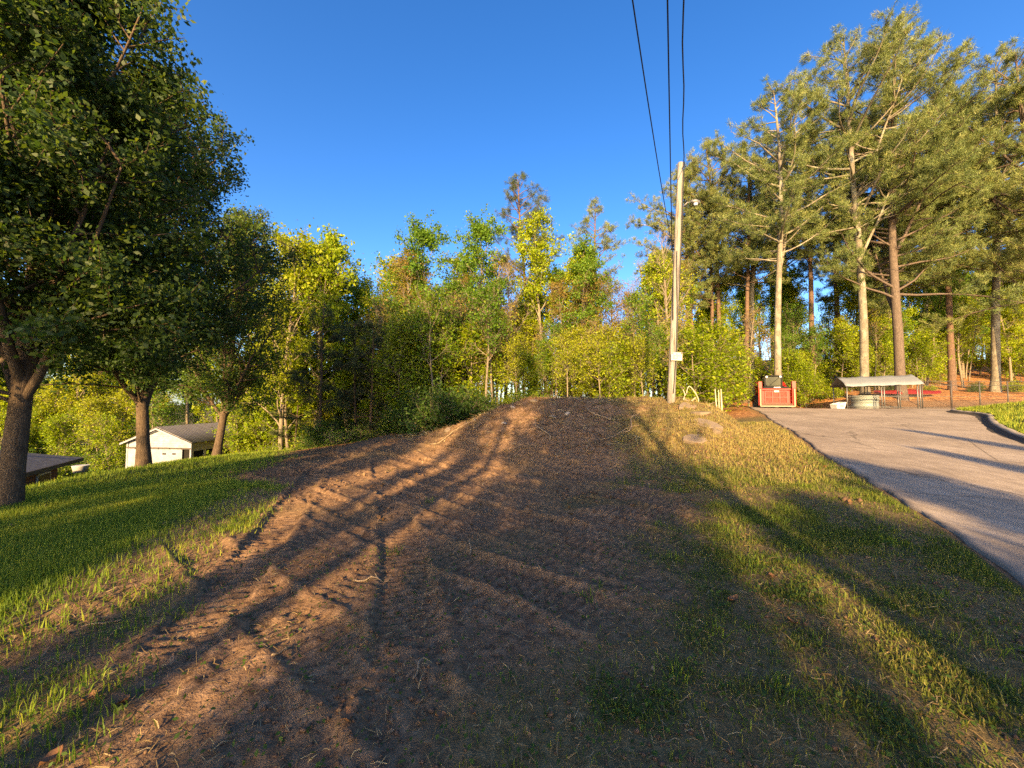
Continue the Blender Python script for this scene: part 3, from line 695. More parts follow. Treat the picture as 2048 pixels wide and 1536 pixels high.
# trees and a pole behind the photographer, whose shadows stripe the ground
def behind(u, y): return (u + y * math.sin(R(SUN_AZ))) / math.cos(R(SUN_AZ)), y
def back(name, meshes, u, y, label, cat, s, sz=None, **k):
    x, y = behind(u, y); return place(name, meshes, x, y, label, cat, 'trees behind the viewpoint', s=s, sz=sz, **k)
back('pear_tree', PB, -.6, -9.5, 'pear tree standing alone behind the viewpoint', 'tree', .64, .90)
back('pear_tree', PB, .35, -12.5, 'taller pear tree behind the viewpoint near the wires', 'tree', .42, 1.05)
back('pear_tree', PB, -6.0, -8.5, 'pear tree behind the viewpoint toward the lawn', 'tree', .42, .90)
back('pear_tree', PC, -3.3, -10, 'narrow pear sapling behind the viewpoint', 'tree', .17, .70)
back('pear_tree', PC, -8.4, -9, 'narrow pear tree behind the viewpoint on the lawn', 'tree', .28, .66)
back('pear_tree', PB, 2.95, -9.5, 'low pear tree behind the viewpoint by the driveway', 'tree', .48, .50)
back('pear_tree', PB, 4.9, -8.5, 'low pear tree behind the viewpoint on the driveway side', 'tree', .42, .55)
back('spring_tree', HW[1], -6.1, -8.5, 'high-crowned green tree behind the viewpoint', 'tree', .80, .95, rz=1.0)
back('spring_tree', HW[4], -7.4, -11, 'second high-crowned tree behind the viewpoint', 'tree', .55, .85, rz=2.0)
back('spring_tree', HW[4], -3.5, -13, 'tallest high-crowned tree behind the viewpoint', 'tree', .55, 1.15, rz=.4)
back('spring_tree', HW[5], 2.6, -6, 'bare leaning tree behind the viewpoint', 'tree', 1.0, .9, tilt=(0, -.14))
back('spring_tree', HW[4], -10.4, -12, 'tall spreading tree behind the viewpoint over the lawn', 'tree', 1.1, .92)
back('pear_tree', PC, 7.2, -6, 'small pear tree behind the viewpoint across the driveway', 'tree', .26, .52)
back('pear_tree', PC, 9.5, -8, 'slim pear tree behind the viewpoint across the driveway', 'tree', .26, .70)

# ------------------------------------------------------------------ utility pole, wires
def wood_pole():
    n = NT('pole_wood'); co = n.coord('Object', (14, 14, .55)); f = n.noise(co, 1.6, 7, .7)
    c = n.ramp(f, [(.3, (.10, .088, .074)), (.5, (.215, .198, .178)), (.72, (.32, .30, .275))])
    cr = n.noise(n.coord('Object', (26, 26, .25)), 1.3, 3, .5)
    c = n.mix(n.ramp(cr, [(.36, (.9,) * 3), (.42, (0,) * 3)]), c, (.07, .05, .035))
    n.bump(f, .6, .02); return n.fin(c, .9, .15)
M['pole'] = wood_pole()
M['galv'] = paint('galvanised_steel', (.17, .17, .165), .55, .5, .6, .4, 10)
M['black'] = paint('black_rubber', (.008, .008, .009), .6, .15, 0, .3)
M['wire'] = paint('wire_black', (.015, .015, .017), .5, .3)
M['sign_white'] = paint('sign_white', (.48, .45, .39), .6, .3, 0, .4, 12)
M['sign_ink'] = paint('sign_ink', (.05, .045, .05), .7, .2)
PX, PY = 5.18, 12.55
pz = gz(PX, PY); TOPZ = at(1361, 326, PY).z
LEAN = (at(1361, 326, PY).x - PX)
pole = empty('utility_pole', (PX, PY, pz)); tag(pole, 'leaning grey wooden utility pole on the mound with a small white sign', 'utility pole')
hh = TOPZ - pz
def lean(h): return LEAN * h / hh
m = MB(); m.tube([(lean(h), 0, h) for h in np.linspace(-.4, hh, 12)], list(np.linspace(.128, .085, 12)), 18); m.build('shaft', M['pole'], pole)
# cable riser clamped along the shaft
m = MB(); m.tube([(lean(h) + .06 * math.sin(h * .8) - .02, -.15 + .012 * h * .3 - .01, h) for h in np.linspace(.3, hh * .62, 16)], .013, 6); m.build('ground_wire', M['wire'], pole)
m = MB(); m.tube([(lean(h) + .115, -.03 + .02 * math.sin(h * 2), h) for h in np.linspace(hh * .42, hh + .02, 14)], .016, 6); m.build('cable_riser', M['wire'], pole)
sg = empty('sign_panel_anchor'); bpy.data.objects.remove(sg)
shh = at(1348, 714, PY).z - pz
m = MB(); m.box((lean(shh) + .05, -.175, shh), (.36, .008, .26), 0, .03, .02, .003); sgn = m.build('sign', M['sign_white'], pole)
m = MB()   # rows of small print, too small to read
rr = random.Random(4)
for row, (zz, hgt) in enumerate(((.075, .034), (.02, .022), (-.02, .022), (-.06, .018))):
    x_ = -.13
    while x_ < .13:
        w_ = rr.uniform(.012, .045)
        if rr.random() < .8: m.box((lean(shh) + .05 + x_ + w_ / 2, -.1815, shh + zz), (w_ * .8, .003, hgt * rr.uniform(.6, 1)), 0, .03, .02)
        x_ += w_ + .008
m.build('sign_print', M['sign_ink'], sgn)
m = MB()
for sx in (-.15, .15): m.box((lean(shh) + .05 + sx, -.182, shh + .10), (.035, .003, .04), 0, .03, .02)
m.build('sign_corner_mark', M['sign_ink'], sgn)
# yard light on a bracket arm
lh = at(1362, 408, PY).z - pz
m = MB(); m.tube([(lean(lh) + .1, 0, lh - .12), (lean(lh) + .25, -.05, lh + .02), (lean(lh) + .42, -.08, lh + .04)], .02, 8); m.build('lamp_arm', M['galv'], pole)
m = MB(); m.tube([(lean(lh) + .36, -.08, lh + .05), (lean(lh) + .5, -.08, lh + .045), (lean(lh) + .62, -.08, lh + .0), (lean(lh) + .66, -.08, lh - .03)], [.04, .085, .075, .02], 10); lamp = m.build('lamp_head', M['galv'], pole)
m = MB(); m.tube([(lean(lh) + .52, -.08, lh - .02), (lean(lh) + .52, -.08, lh - .10)], [.07, .05], 10); m.build('lamp_lens', paint('lens', (.5, .55, .6), .15, .6), lamp)
ih = at(1342, 500, PY).z - pz
m = MB(); m.tube([(lean(ih) - .11, -.05, ih), (lean(ih) - .22, -.08, ih)], [.02, .035], 8); m.build('insulator', M['black'], pole)
m = MB(); m.tube([(lean(hh), -.02, hh - .25), (lean(hh) + .02, -.18, hh - .22)], .018, 8); m.build('wire_clamp', M['galv'], pole)
# the next pole of the line, behind the photographer
P2 = (-5.2, -12.5); p2z = gz(*P2)
p2 = empty('utility_pole', (*P2, p2z)); tag(p2, 'second wooden utility pole carrying the wires behind the viewpoint', 'utility pole')
m = MB(); m.tube([(0, 0, h) for h in np.linspace(-.4, 9.6, 8)], list(np.linspace(.16, .11, 8)), 14); m.build('shaft', M['pole'], p2)
m = MB(); m.box((0, 0, 8.2), (1.8, .1, .12), rz=.4); m.build('crossarm', M['pole'], p2)
def wire(name, A, via, B, r, label, wob=0, tail=None):
    """a hanging wire through three points"""
    A, via, B = Vector(A), Vector(via), Vector(B); pts = []
    t1 = (via - A).length / ((via - A).length + (B - via).length)
    for i in range(41):
        t = i / 40
        # quadratic through the three points
        p = A * ((t - t1) * (t - 1) / (t1)) + via * (t * (t - 1) / (t1 * (t1 - 1))) + B * (t * (t - t1) / (1 - t1))
        p = p + Vector((wob * math.sin(t * 55), 0, wob * math.cos(t * 47))); pts.append(p)
    if tail: pts = [Vector(q) for q in tail] + pts
    m = MB(); m.tube(pts, r, 6); return tag(m.build(name, M['wire']), label, 'wire', 'overhead wires')
A2 = Vector((PX + lean(ih) - .20, PY - .08, pz + ih))
wire('overhead_wire', A2, at(1335, 0, 4.75), (-5.2, -12.4, p2z + 8.0), .011, 'middle black overhead wire running straight up from the pole side', 0,
     [(PX + lean(2.7) - .10, PY - .13, pz + 2.7), (PX + lean(ih - .6) - .15, PY - .12, pz + ih - .6)])
wire('overhead_wire', A2 + Vector((-.02, 0, .25)), at(1265, 0, 4.75), (-6.1, -12.3, p2z + 8.1), .010, 'slanting black overhead wire, farthest from the pole top')
wire('overhead_wire', (PX + LEAN + .02, PY - .18, TOPZ - .22), at(1367, 0, 6.6), (-4.9, -12.4, p2z + 9.3), .015, 'twisted black service cable reaching the pole top', .018)
a = at(1392, 426, PY); b = at(1790, 540, 24); c = at(2300, 570, 34)
wire('overhead_wire', (PX + lean(lh) + .12, PY, pz + lh - .05), (b.x, b.y, b.z), (c.x, c.y, c.z), .010, 'thin wire sagging from the pole lamp across the tall pines')

# pale bent hose and white stakes next to the pole
M['hose'] = paint('hose', (.42, .36, .26), .6, .3, 0, .3)
def arc3(pts, n=6): return [tuple(p) for p in smooth3([Vector(p) for p in pts], n)]
def smooth3(p, n):
    out = []
    for i in range(len(p) - 1):
        a = p[max(i - 1, 0)]; b = p[i]; c = p[i + 1]; d = p[min(i + 2, len(p) - 1)]
        for k in range(n):
            t = k / n; out.append(.5 * ((2 * b) + (c - a) * t + (2 * a - 5 * b + 4 * c - d) * t * t + (3 * b - a - 3 * c + d) * t ** 3))
    return out + [p[-1]]
D = 12.3
hp = [at(1366, 779, D), at(1370, 790, D), at(1368, 800, D), at(1392, 806, D - .1), at(1397, 800, D), at(1390, 785, D), at(1380, 773, D + .1), at(1375, 777, D + .1), at(1373, 786, D + .1), at(1368, 796, D + .1), at(1380, 803, D - .2), at(1391, 795, D - .1)]
m = MB(); m.tube(smooth3(hp, 6), .016, 6); tag(m.build('hose', M['hose']), 'pale bent hose looping up from the ground beside the utility pole', 'hose')
for i, (px, lnx) in enumerate(((1432, -2), (1436, 1), (1440, 2), (1443, -1))):
    x, y = XY(px, 16.5 + .1 * i); z = gz(x, y); t_ = at(px + lnx, 778 + 2 * (i % 2), y)
    m = MB(); m.tube([(x, y, z - .1), ((x + t_.x) / 2 + .02, y, (z + t_.z) / 2), (t_.x, y, t_.z)], [.028, .026, .02], 6)
    tag(m.build('stake', M['hose']), 'thin pale stake in a cluster of four beside the driveway edge', 'stake', 'pale stakes beside the driveway')

# ------------------------------------------------------------------ compact track loader
M['red'] = paint('red_paint', (.44, .010, .008), .5, .4, 0, .3, 5, (.26, .05, .03))
M['red_dark'] = paint('red_paint_dark', (.19, .010, .007), .6, .3, 0, .5, 9, (.22, .07, .035))  # deeper red for the panels between the bucket ribs and the large wheels
M['steel'] = paint('worn_steel', (.17, .13, .095), .5, .4, .4, .7, 8, (.25, .15, .09))
M['dark_steel'] = paint('dark_steel', (.05, .045, .045), .6, .3, .2, .6, 8, (.12, .08, .055))
M['glass'] = NT('cab_glass').fin((.010, .014, .016), .12, .3)
M['grey_panel'] = paint('grey_panel', (.10, .105, .11), .4, .4)
M['white'] = paint('white_plastic', (.48, .47, .44), .5, .4, 0, .2, 10)
sx_, sy_ = XY(1543, 24.6); LZ = Hs(sx_, sy_) + .01
ld = empty('track_loader', (sx_, sy_, LZ), R(-24)); tag(ld, 'red compact track loader parked at the top of the driveway', 'loader')
for s in (-1, 1):      # belts
    prof = [(-.55, 0), (.75, 0), (1.05, .22), (1.05, .40), (.80, .72), (.45, .74), (-.75, .46), (-.88, .30), (-.80, .10)]
    m = MB(); m.prism(prof, 0, s * .72 - .2, s * .72 + .2); 
    for i in range(len(prof)):
        a = Vector((0, *prof[i])); b = Vector((0, *prof[(i + 1) % len(prof)])); L = (b - a).length; k = max(1, int(L / .13))
        for j in range(k):
            p = a.lerp(b, (j + .5) / k); d = (b - a).normalized(); m.box((s * .72, p.y, p.z), (.41, .05, .06), rx=math.atan2(d.z, d.y))
    tr = m.build('track', M['dark_steel'], ld)
    for yy, zz, r in ((.72, .42, .20), (-.6, .28, .15), (-.2, .16, .12), (.1, .16, .12), (.4, .16, .12)):
        m = MB(); m.tube([(s * .72 - .215, yy, zz), (s * .72 + .215, yy, zz)], r, 14); m.build('wheel', M['red_dark'] if r > .18 else M['dark_steel'], tr)
m = MB(); m.box((0, .1, .62), (1.0, 2.0, .55), bev=.04); m.box((0, .95, .95), (1.15, .55, .75), bev=.06); m.build('chassis', M['dark_steel'], ld)
cab = MB()
for x in (-.44, .44):
    for y in (-.62, .45): cab.box((x, y, 1.42), (.08, .08, 1.12))
cab.box((0, -.09, 1.985), (1.06, 1.26, .07), bev=.025); cab.box((0, -.62, 1.02), (.94, .08, .3)); cab.box((0, .45, 1.2), (.9, .06, .5))
cb = cab.build('cab', M['black'], ld)
m = MB(); m.box((0, -.60, 1.56), (.80, .012, .74)); m.build('window', M['glass'], cb)
for s in (-1, 1):
    m = MB(); m.box((s * .44, -.09, 1.52), (.012, .98, .8)); m.build('window', M['glass'], cb)
    m = MB(); m.tube([(s * .36, -.66, 1.93), (s * .36, -.74, 1.93)], [.05, .065], 10); m.build('work_light', M['white'], cb)
m = MB(); m.tube([(-.38, -.6, 1.14), (-.1, -.63, 1.50), (.30, -.63, 1.86)], .012, 5); m.build('wiper', M['black'], cb)
m = MB(); m.box((0, .20, 1.42), (.50, .14, .62), bev=.05); m.build('seat', M['grey_panel'], cb)
m = MB(); m.box((0, -.7, 1.12), (.92, .12, .5), bev=.02); m.build('cab_front', M['black'], cb)
for s in (-1, 1):      # lift arms: tower at the back, arm dipping to the front
    m = MB(); m.prism([(1.15, .75), (1.15, 1.55), (.85, 1.72), (.1, 1.55), (-.95, 1.0), (-1.15, .55), (-1.0, .35), (-.82, .45), (-.7, .85), (.2, 1.32), (.8, 1.42), (.85, .75)], 0, s * .66 - .09, s * .66 + .09)
    m.build('lift_arm', M['red'], ld)
    m = MB(); m.tube([(s * .66, .95, .75), (s * .66, -.25, 1.22)], [.05, .04], 8); m.build('hydraulic_cylinder', M['steel'], ld)
# bucket carried low at the front, its ribbed back plate and ears toward the camera
bk = empty('bucket_anchor'); bpy.data.objects.remove(bk)
FY = -1.25
m = MB(); m.box((0, FY, .66), (1.50, .08, .92), bev=.01)
m.prism([(FY - .02, .18), (FY - .02, 1.25), (FY - .12, 1.58), (FY - .34, 1.60), (FY - .36, 1.2), (FY - .30, .16)], 0, -.94, -.76)
m.prism([(FY - .02, .18), (FY - .02, 1.25), (FY - .12, 1.58), (FY - .34, 1.60), (FY - .36, 1.2), (FY - .30, .16)], 0, .76, .94)
m.box((0, FY - .10, 1.13), (1.52, .14, .09), bev=.01)
bu = m.build('bucket', M['red'], ld)
for i, xx in enumerate((-.37, 0, .37)):
    for zz in (.84, .47):
        m = MB(); m.box((xx, FY - .048, zz), (.27, .02, .29), bev=.006); m.build('bucket_panel', M['red_dark'], bu)
m = MB()
for xx in (-.555, -.185, .185, .555): m.box((xx, FY - .065, .66), (.07, .05, .76))
for zz in (.29, .655, 1.02): m.box((0, FY - .0625, zz), (1.18, .045, .07))
m.build('bucket_rib', M['red'], bu)
m = MB(); m.prism([(FY - .05, .10), (FY - .05, .24), (FY - .20, .28), (FY - .44, .14), (FY - .46, .08)], 0, -.86, .86); m.build('cutting_edge', M['steel'], bu)
for s in (-1, 1):
    m = MB(); m.box((s * .86, FY - .40, .62), (.07, .05, 1.05)); m.build('side_cutter', M['steel'], bu)
    m = MB(); m.tube([(s * .5, FY - .10, 1.40), (s * .35, FY + .5, 1.25)], .025, 6); m.build('hydraulic_hose', M['black'], bu)
m = MB(); m.box((0, FY - .06, 1.25), (1.3, .06, .10), bev=.01); m.build('bump_guard', M['black'], bu)
m = MB(); m.box((.02, FY - .098, 1.01), (.24, .012, .10)); m.build('decal', M['white'], bu)
m = MB(); m.box((.06, FY - .0965, 1.25), (.34, .012, .05)); m.build('decal', M['white'], bu)

# ------------------------------------------------------------------ dog kennel with tarp roof, tank, bin, tarp, fence
M['tarp'] = paint('tarp_grey', (.17, .185, .20), .6, .3, 0, .3, 3, (.12, .13, .14))
M['tarp_red'] = paint('tarp_red', (.16, .008, .008), .6, .3, 0, .3)
M['tank'] = paint('pale_tank', (.24, .27, .25), .5, .4, .1, .35, 5, (.2, .21, .18))
KD = 24.2; hw = 1.785; kcx = 23.29; kx1 = kcx + hw * .927; kz = Hs(kcx, KD)
kn = empty('dog_kennel', (kcx, KD, kz), R(-22)); tag(kn, 'chain-link dog kennel under a grey tarp roof', 'kennel')
kd = 2.2; eh = at(1760, 769, KD).z - kz; rh = at(1760, 752, KD).z - kz + .02
posts = [(x, y) for y in (0, kd) for x in (-hw, -.05, .08, hw - .12, hw)]
for x, y in posts: m = MB(); m.tube([(x, y, -.05), (x, y, eh)], .035, 8); m.build('post', M['galv'], kn)
for y in (0, kd):
    for z in (.12, eh * .52, eh - .03): m = MB(); m.tube([(-hw, y, z), (hw, y, z)], .022, 6); m.build('rail', M['galv'], kn)
m = MB(); m.tube([(.75, 0, .1), (.75, 0, eh * .52)], .025, 6); m.build('gate_post', M['galv'], kn)
M['fence'] = paint('fence_dark', (.075, .07, .065), .6, .3, .2)
def chain_mesh(w, h, s=.13, r=.0030):
    vs, fs = [], []
    def strip(a, b):
        a, b = Vector(a), Vector(b); d = (b - a).normalized(); nn = d.cross(Vector((0, 1, 0)))
        n0 = len(vs)
        for p in (a, b):
            for o_ in ((nn * r), (Vector((0, r, 0)) - nn * r * .6), (Vector((0, -r, 0)) - nn * r * .6)): vs.append(p + o_)
        for j in range(3): fs.append((n0 + j, n0 + (j + 1) % 3, n0 + 3 + (j + 1) % 3, n0 + 3 + j))
    c = -h
    while c < w:
        for sg_ in (1, -1):
            x0 = max(0, c); x1 = min(w, c + h)
            if x1 - x0 > .01:
                z0, z1 = x0 - c, x1 - c
                strip((x0, .008 * sg_, z0 if sg_ > 0 else h - z0), (x1, .008 * sg_, z1 if sg_ > 0 else h - z1))
        c += s
    return mesh_np('chain_link', [tuple(v) for v in vs], quads=fs, mat=M['fence'])
cm = chain_mesh(2 * hw, eh - .15)
for y in (0.0, kd): tag(ob('chain_link', cm, kn, (-hw, y, .1)), kind='stuff')
NX, NYr = 24, 9; vs = []
for j in range(NYr):
    f = j / (NYr - 1); yy = -.22 + f * (kd + .44); zz = eh + (rh - eh) * (1 - abs(2 * f - 1)) - (.0 if 0 < j < NYr - 1 else .09)
    for i in range(NX):
        g = i / (NX - 1); xx = -hw - .12 + g * (2 * hw + .24)
        sag = .05 * math.sin(math.pi * ((g * 3) % 1)) * (1 - abs(2 * f - 1) * .4)
        vs.append((xx, yy, zz - sag + .10 * g + .012 * math.sin(i * 2.1 + j)))
idx = np.arange(NX * NYr).reshape(NYr, NX); q = np.stack([idx[:-1, :-1], idx[:-1, 1:], idx[1:, 1:], idx[1:, :-1]], -1).reshape(-1, 4)
tp = ob('tarp_roof', mesh_np('tarp_roof', vs, quads=q, mat=M['tarp'], smooth=True), kn)
so = tp.modifiers.new('thick', 'SOLIDIFY'); so.thickness = .012
for x in (-.05, hw - .08): m = MB(); m.box((x, -.05, eh - .03), (.16, .1, .05), bev=.01); m.build('clamp', M['white'], kn)
# stock tank inside the kennel
tx, ty = XY(1729, KD + 1.4); tz = Hs(tx, ty)
tk = empty('stock_tank', (tx, ty, tz)); tk.scale = (.85, .85, .95); tag(tk, 'round pale green stock tank with a dark lid, standing in the kennel', 'tank')
m = MB(); m.tube([(0, 0, z) for z in (0, .18, .2, .24, .26, .5, .52, .56, .58, .66)], [.80, .80, .82, .82, .80, .80, .83, .83, .80, .80], 28); m.build('drum', M['tank'], tk)
m = MB(); m.tube([(0, 0, .66), (0, 0, .74)], [.90, .90], 28); m.tube([(0, 0, .74), (0, 0, .95)], [.84, .84], 28); m.build('rim', M['tank'], tk)
m = MB(); m.box((.30, -.1, 1.0), (.85, 1.1, .10), bev=.02); m.build('lid', M['black'], tk)
x, y = XY(1675, KD - .6); bz = Hs(x, y)
bn = empty('plastic_bin', (x, y, bz), .1); bn.scale = (.65, .65, .7); tag(bn, 'small white plastic bin with a slanted rim beside the kennel', 'bin')
m = MB(); m.faces([(-.42, -.3, 0), (.36, -.3, 0), (.36, .3, 0), (-.42, .3, 0), (-.48, -.36, .42), (.52, -.36, .62), (.52, .36, .62), (-.48, .36, .42),
                   (-.44, -.32, .40), (.48, -.32, .58), (.48, .32, .58), (-.44, .32, .40), (-.38, -.27, .05), (.32, -.27, .05), (.32, .27, .05), (-.38, .27, .05)],
                  [(3, 2, 1, 0), (0, 1, 5, 4), (1, 2, 6, 5), (2, 3, 7, 6), (3, 0, 4, 7), (4, 5, 9, 8), (5, 6, 10, 9), (6, 7, 11, 10), (7, 4, 8, 11), (8, 9, 13, 12), (9, 10, 14, 13), (10, 11, 15, 14), (11, 8, 12, 15), (12, 13, 14, 15)])
m.build('tub', M['white'], bn)
m = MB(); m.box((.05, -.35, .28), (.4, .03, .06), rx=.15, bev=.01); m.build('handle_slot', M['dark_steel'], bn)
# red canoe-like hull lying behind the kennel
x, y = XY(1815, KD + 3.4); vs = []; nn = 22
for i in range(nn):
    f = i / (nn - 1); w_ = .42 * math.sin(math.pi * f) ** .6 + .01; xx = -2.4 + 4.8 * f; sh = .25 * (2 * f - 1) ** 4
    for a_, zz in ((-1, .0), (-.8, .22), (-.35, .36), (.35, .36), (.8, .22), (1, .0)): vs.append((xx, a_ * w_, zz * (1 - .5 * abs(2 * f - 1)) + sh * .3 + .02))
idx = np.arange(nn * 6).reshape(nn, 6); q = np.stack([idx[:-1, :-1], idx[:-1, 1:], idx[1:, 1:], idx[1:, :-1]], -1).reshape(-1, 4)
hl = ob('boat_hull', mesh_np('boat_hull', vs, quads=q, mat=M['tarp_red'], smooth=True), None, (x, y, Hs(x, y) + .28)); tag(hl, 'red upturned plastic hull lying behind the kennel', 'boat')
# chain-link fence running right from the kennel
F0 = (kx1 + .3, KD - .5); F1 = (kx1 + 10.5, KD + .6); fl = math.dist(F0, F1); fa = math.atan2(F1[1] - F0[1], F1[0] - F0[0]); fz = Hs(*F0)
fn = empty('chain_link_fence', (F0[0], F0[1], fz), fa); tag(fn, 'chain-link fence running from the kennel behind the lawn island', 'fence')
fh = at(1880, 763, KD).z - fz
for i, xx in enumerate(np.linspace(0, fl, 6)): m = MB(); m.tube([(xx, 0, -.1), (xx, 0, fh + .03)], .05 if i == 1 else .032, 8); m.build('post', M['fence'] if i != 1 else M['dark_steel'], fn)
for z in (.1, fh * .45, fh - .25, fh): m = MB(); m.tube([(0, 0, z), (fl, 0, z + .02)], .018, 6); m.build('rail', M['fence'], fn)
tag(ob('chain_link', chain_mesh(fl, fh - .1), fn, (0, 0, .05)), kind='stuff')

# ------------------------------------------------------------------ white shed down the slope
M['clap'] = paint('whitewashed_boards', (.29, .305, .34), .85, .2, 0, .8, 3, (.16, .15, .14))
M['clap_sunlit'] = paint('sunlit_boards', (.50, .42, .29), .85, .2, 0, .6, 4, (.28, .21, .14))  # side-wall boards: warm sunlight put into their tan colour
M['tin'] = paint('weathered_tin', (.19, .18, .17), .6, .4, .3, .6, 5, (.12, .085, .06))
M['dark_gap'] = paint('dark_interior', (.02, .018, .016), .95, .05)
M['trim_dark'] = paint('dark_trim', (.09, .075, .065), .8, .2)
SD = 26.0
cl_ = at(254, 878, SD); cr_ = at(378, 888, SD - .3); ew = cr_.x - cl_.x; ez = (cl_.z + cr_.z) / 2; rdg = at(322, 855, SD).z; gzb = ez - 2.35
sh_ = empty('shed', ((cl_.x + cr_.x) / 2, SD, gzb), R(-3)); tag(sh_, 'small whitewashed board shed with a rusty tin roof and dark slot windows', 'shed')
sw, sl, eh2, rh2 = ew / 2, 5.2, 2.35, rdg - gzb
def lap_wall(name, x0, x1, z0, ztop, y, mat, parent, axis='y', bh=.155):
    """overlapping boards, each one an object"""
    z = z0; i = 0
    while z < (ztop(0) if axis != 'gable' else ztop(.5)):
        if axis == 'gable':
            f = max(0, (z + bh * .5 - eh2) / (rh2 - eh2)); a_ = x0 + (x1 - x0) * .5 * f; b_ = x1 - (x1 - x0) * .5 * f
        else: a_, b_ = x0, x1
        if b_ - a_ > .1:
            m = MB()
            if axis == 'x': m.box((y, (a_ + b_) / 2, z + bh / 2), (.025, b_ - a_, bh * 1.02), ry=.07)
            else: m.box(((a_ + b_) / 2, y, z + bh / 2), (b_ - a_, .025, bh * 1.05), rx=-.17)
            m.build('board', mat, parent)
        z += bh
m = MB(); m.prism([(-sw + .04, 0), (sw - .04, 0), (sw - .04, eh2), (0, rh2 - .05), (-sw + .04, eh2)], 1, .05, sl - .02); wl = m.build('wall', M['dark_gap'], sh_)
lap_wall('board', -sw, sw, 1.90, lambda f: rh2, 0.0, M['clap'], wl, 'gable')
# sliding door panels across the lower front
m = MB(); m.box((-.25, -.05, .93), (2 * sw - .62, .05, 1.82), ry=.01); dr = m.build('door', M['clap'], sh_)
for xx in (-1.45, -.70, .42, 1.10): m = MB(); m.box((xx, -.079, 1.52), (.26, .012, .10)); m.build('slot_window', M['dark_gap'], dr)
m = MB(); m.box((0, -.06, 1.90), (2 * sw + .1, .09, .09), ry=.012); m.build('door_track', M['trim_dark'], sh_)
for xx in np.linspace(-1.6, 1.6, 5): m = MB(); m.box((xx, -.12, 1.89), (.06, .03, .12)); m.build('roller_hanger', M['trim_dark'], sh_)
for xx in (-sw - .02, sw + .02): m = MB(); m.box((xx, -.02, 1.15), (.10, .10, 2.3)); m.build('corner_board', M['clap'], sh_)
z = 1.68
while z < eh2 - .1:
    m = MB(); m.box((sw, sl / 2, z + .08), (.025, sl, .165), ry=-.07); m.build('board', M['clap_sunlit'], wl); z += .16
for yy in (.5, 1.6, 2.9, 4.2): m = MB(); m.box((sw + .02, yy, 1.42), (.02, .62, .45)); m.build('side_opening', M['dark_gap'], wl)
for yy in (.08, 1.05, 2.25, 3.5, 4.9): m = MB(); m.box((sw + .025, yy, .85), (.05, .16, 1.66)); m.build('side_post', M['clap_sunlit'], wl)
for s in (-1, 1):    # tin sheets with ribs
    L = math.hypot(sw + .3, rh2 - eh2); an = math.atan2(rh2 - eh2, sw)
    vs, fs = [], []; nr = 90
    for i in range(nr):
        y_ = -.3 + (sl + .6) * i / (nr - 1); dz = .02 * math.sin(i * 1.9)
        for f in (0, 1): vs.append((s * (sw + .30) * (1 - f), y_, rh2 + .04 - (rh2 - eh2) / sw * (sw + .30) * (1 - f) + dz))
    for i in range(nr - 1): fs.append((2 * i, 2 * i + 1, 2 * i + 3, 2 * i + 2))
    o = ob('roof', mesh_np('roof', vs, quads=fs, mat=M['tin'], smooth=True), sh_); so = o.modifiers.new('t', 'SOLIDIFY'); so.thickness = .03
    m = MB(); m.faces([(s * (sw + .3), -.31, eh2 - .12), (0, -.31, rh2 - .02), (0, -.31, rh2 - .12), (s * (sw + .3), -.31, eh2 - .22), (s * (sw + .3), -.27, eh2 - .12), (0, -.27, rh2 - .02), (0, -.27, rh2 - .12), (s * (sw + .3), -.27, eh2 - .22)],
                     [(0, 1, 2, 3), (7, 6, 5, 4), (0, 4, 5, 1), (1, 5, 6, 2), (2, 6, 7, 3), (3, 7, 4, 0)]); m.build('barge_board', M['clap'], sh_)

# ------------------------------------------------------------------ low house at the foot of the lawn
def shingle():
    n = NT('shingle'); co = n.coord('Object'); b = n.new('ShaderNodeTexBrick'); b.inputs['Scale'].default_value = 3.2
    b.inputs['Color1'].default_value = (.11, .11, .12, 1); b.inputs['Color2'].default_value = (.17, .165, .17, 1); b.inputs['Mortar'].default_value = (.06, .06, .065, 1); b.inputs['Mortar Size'].default_value = .012
    n.l(co, b.inputs['Vector']); c = n.mix(n.ramp(n.noise(co, 3, 5), [(.4, (0,) * 3), (.7, (.5,) * 3)]), b.outputs[0], (.13, .115, .10)); n.bump(b.outputs['Fac'], .4, .01); return n.fin(c, .9, .2)
def brick():
    n = NT('brick_far'); co = n.coord('Object'); mp = n.new('ShaderNodeMapping'); mp.inputs['Rotation'].default_value = (R(90), 0, 0); n.l(co, mp.inputs[0])
    b = n.new('ShaderNodeTexBrick'); b.inputs['Scale'].default_value = 4; b.inputs['Color1'].default_value = (.22, .09, .06, 1); b.inputs['Color2'].default_value = (.15, .065, .045, 1); b.inputs['Mortar'].default_value = (.25, .22, .19, 1); b.inputs['Mortar Size'].default_value = .012
    n.l(mp.outputs[0], b.inputs['Vector']); return n.fin(b.outputs[0], .9, .15)
M['shingle'] = shingle(); M['brick'] = brick()
tip = at(166, 915, 17.0); A = Vector((.48, -.877, 0)); B = Vector((-.877, -.48, 0)); ezh = tip.z; hgz = ezh - 2.5
hs_ = empty('house', (tip.x, tip.y, hgz), 0); tag(hs_, 'low brick house with a grey hipped shingle roof below the lawn', 'house')
la, lb, rise = 11.0, 8.0, 1.45
def hp_(a, b, z): v = A * a + B * b; return (v.x, v.y, z)
m = MB(); m.faces([hp_(0, 0, 2.5), hp_(la, 0, 2.5), hp_(la, lb, 2.5), hp_(0, lb, 2.5), hp_(lb / 2, lb / 2, 2.5 + rise), hp_(la - lb / 2, lb / 2, 2.5 + rise)],
                  [(0, 1, 5, 4), (1, 2, 5), (2, 3, 4, 5), (3, 0, 4), (3, 2, 1, 0)]); rf = m.build('roof', M['shingle'], hs_)
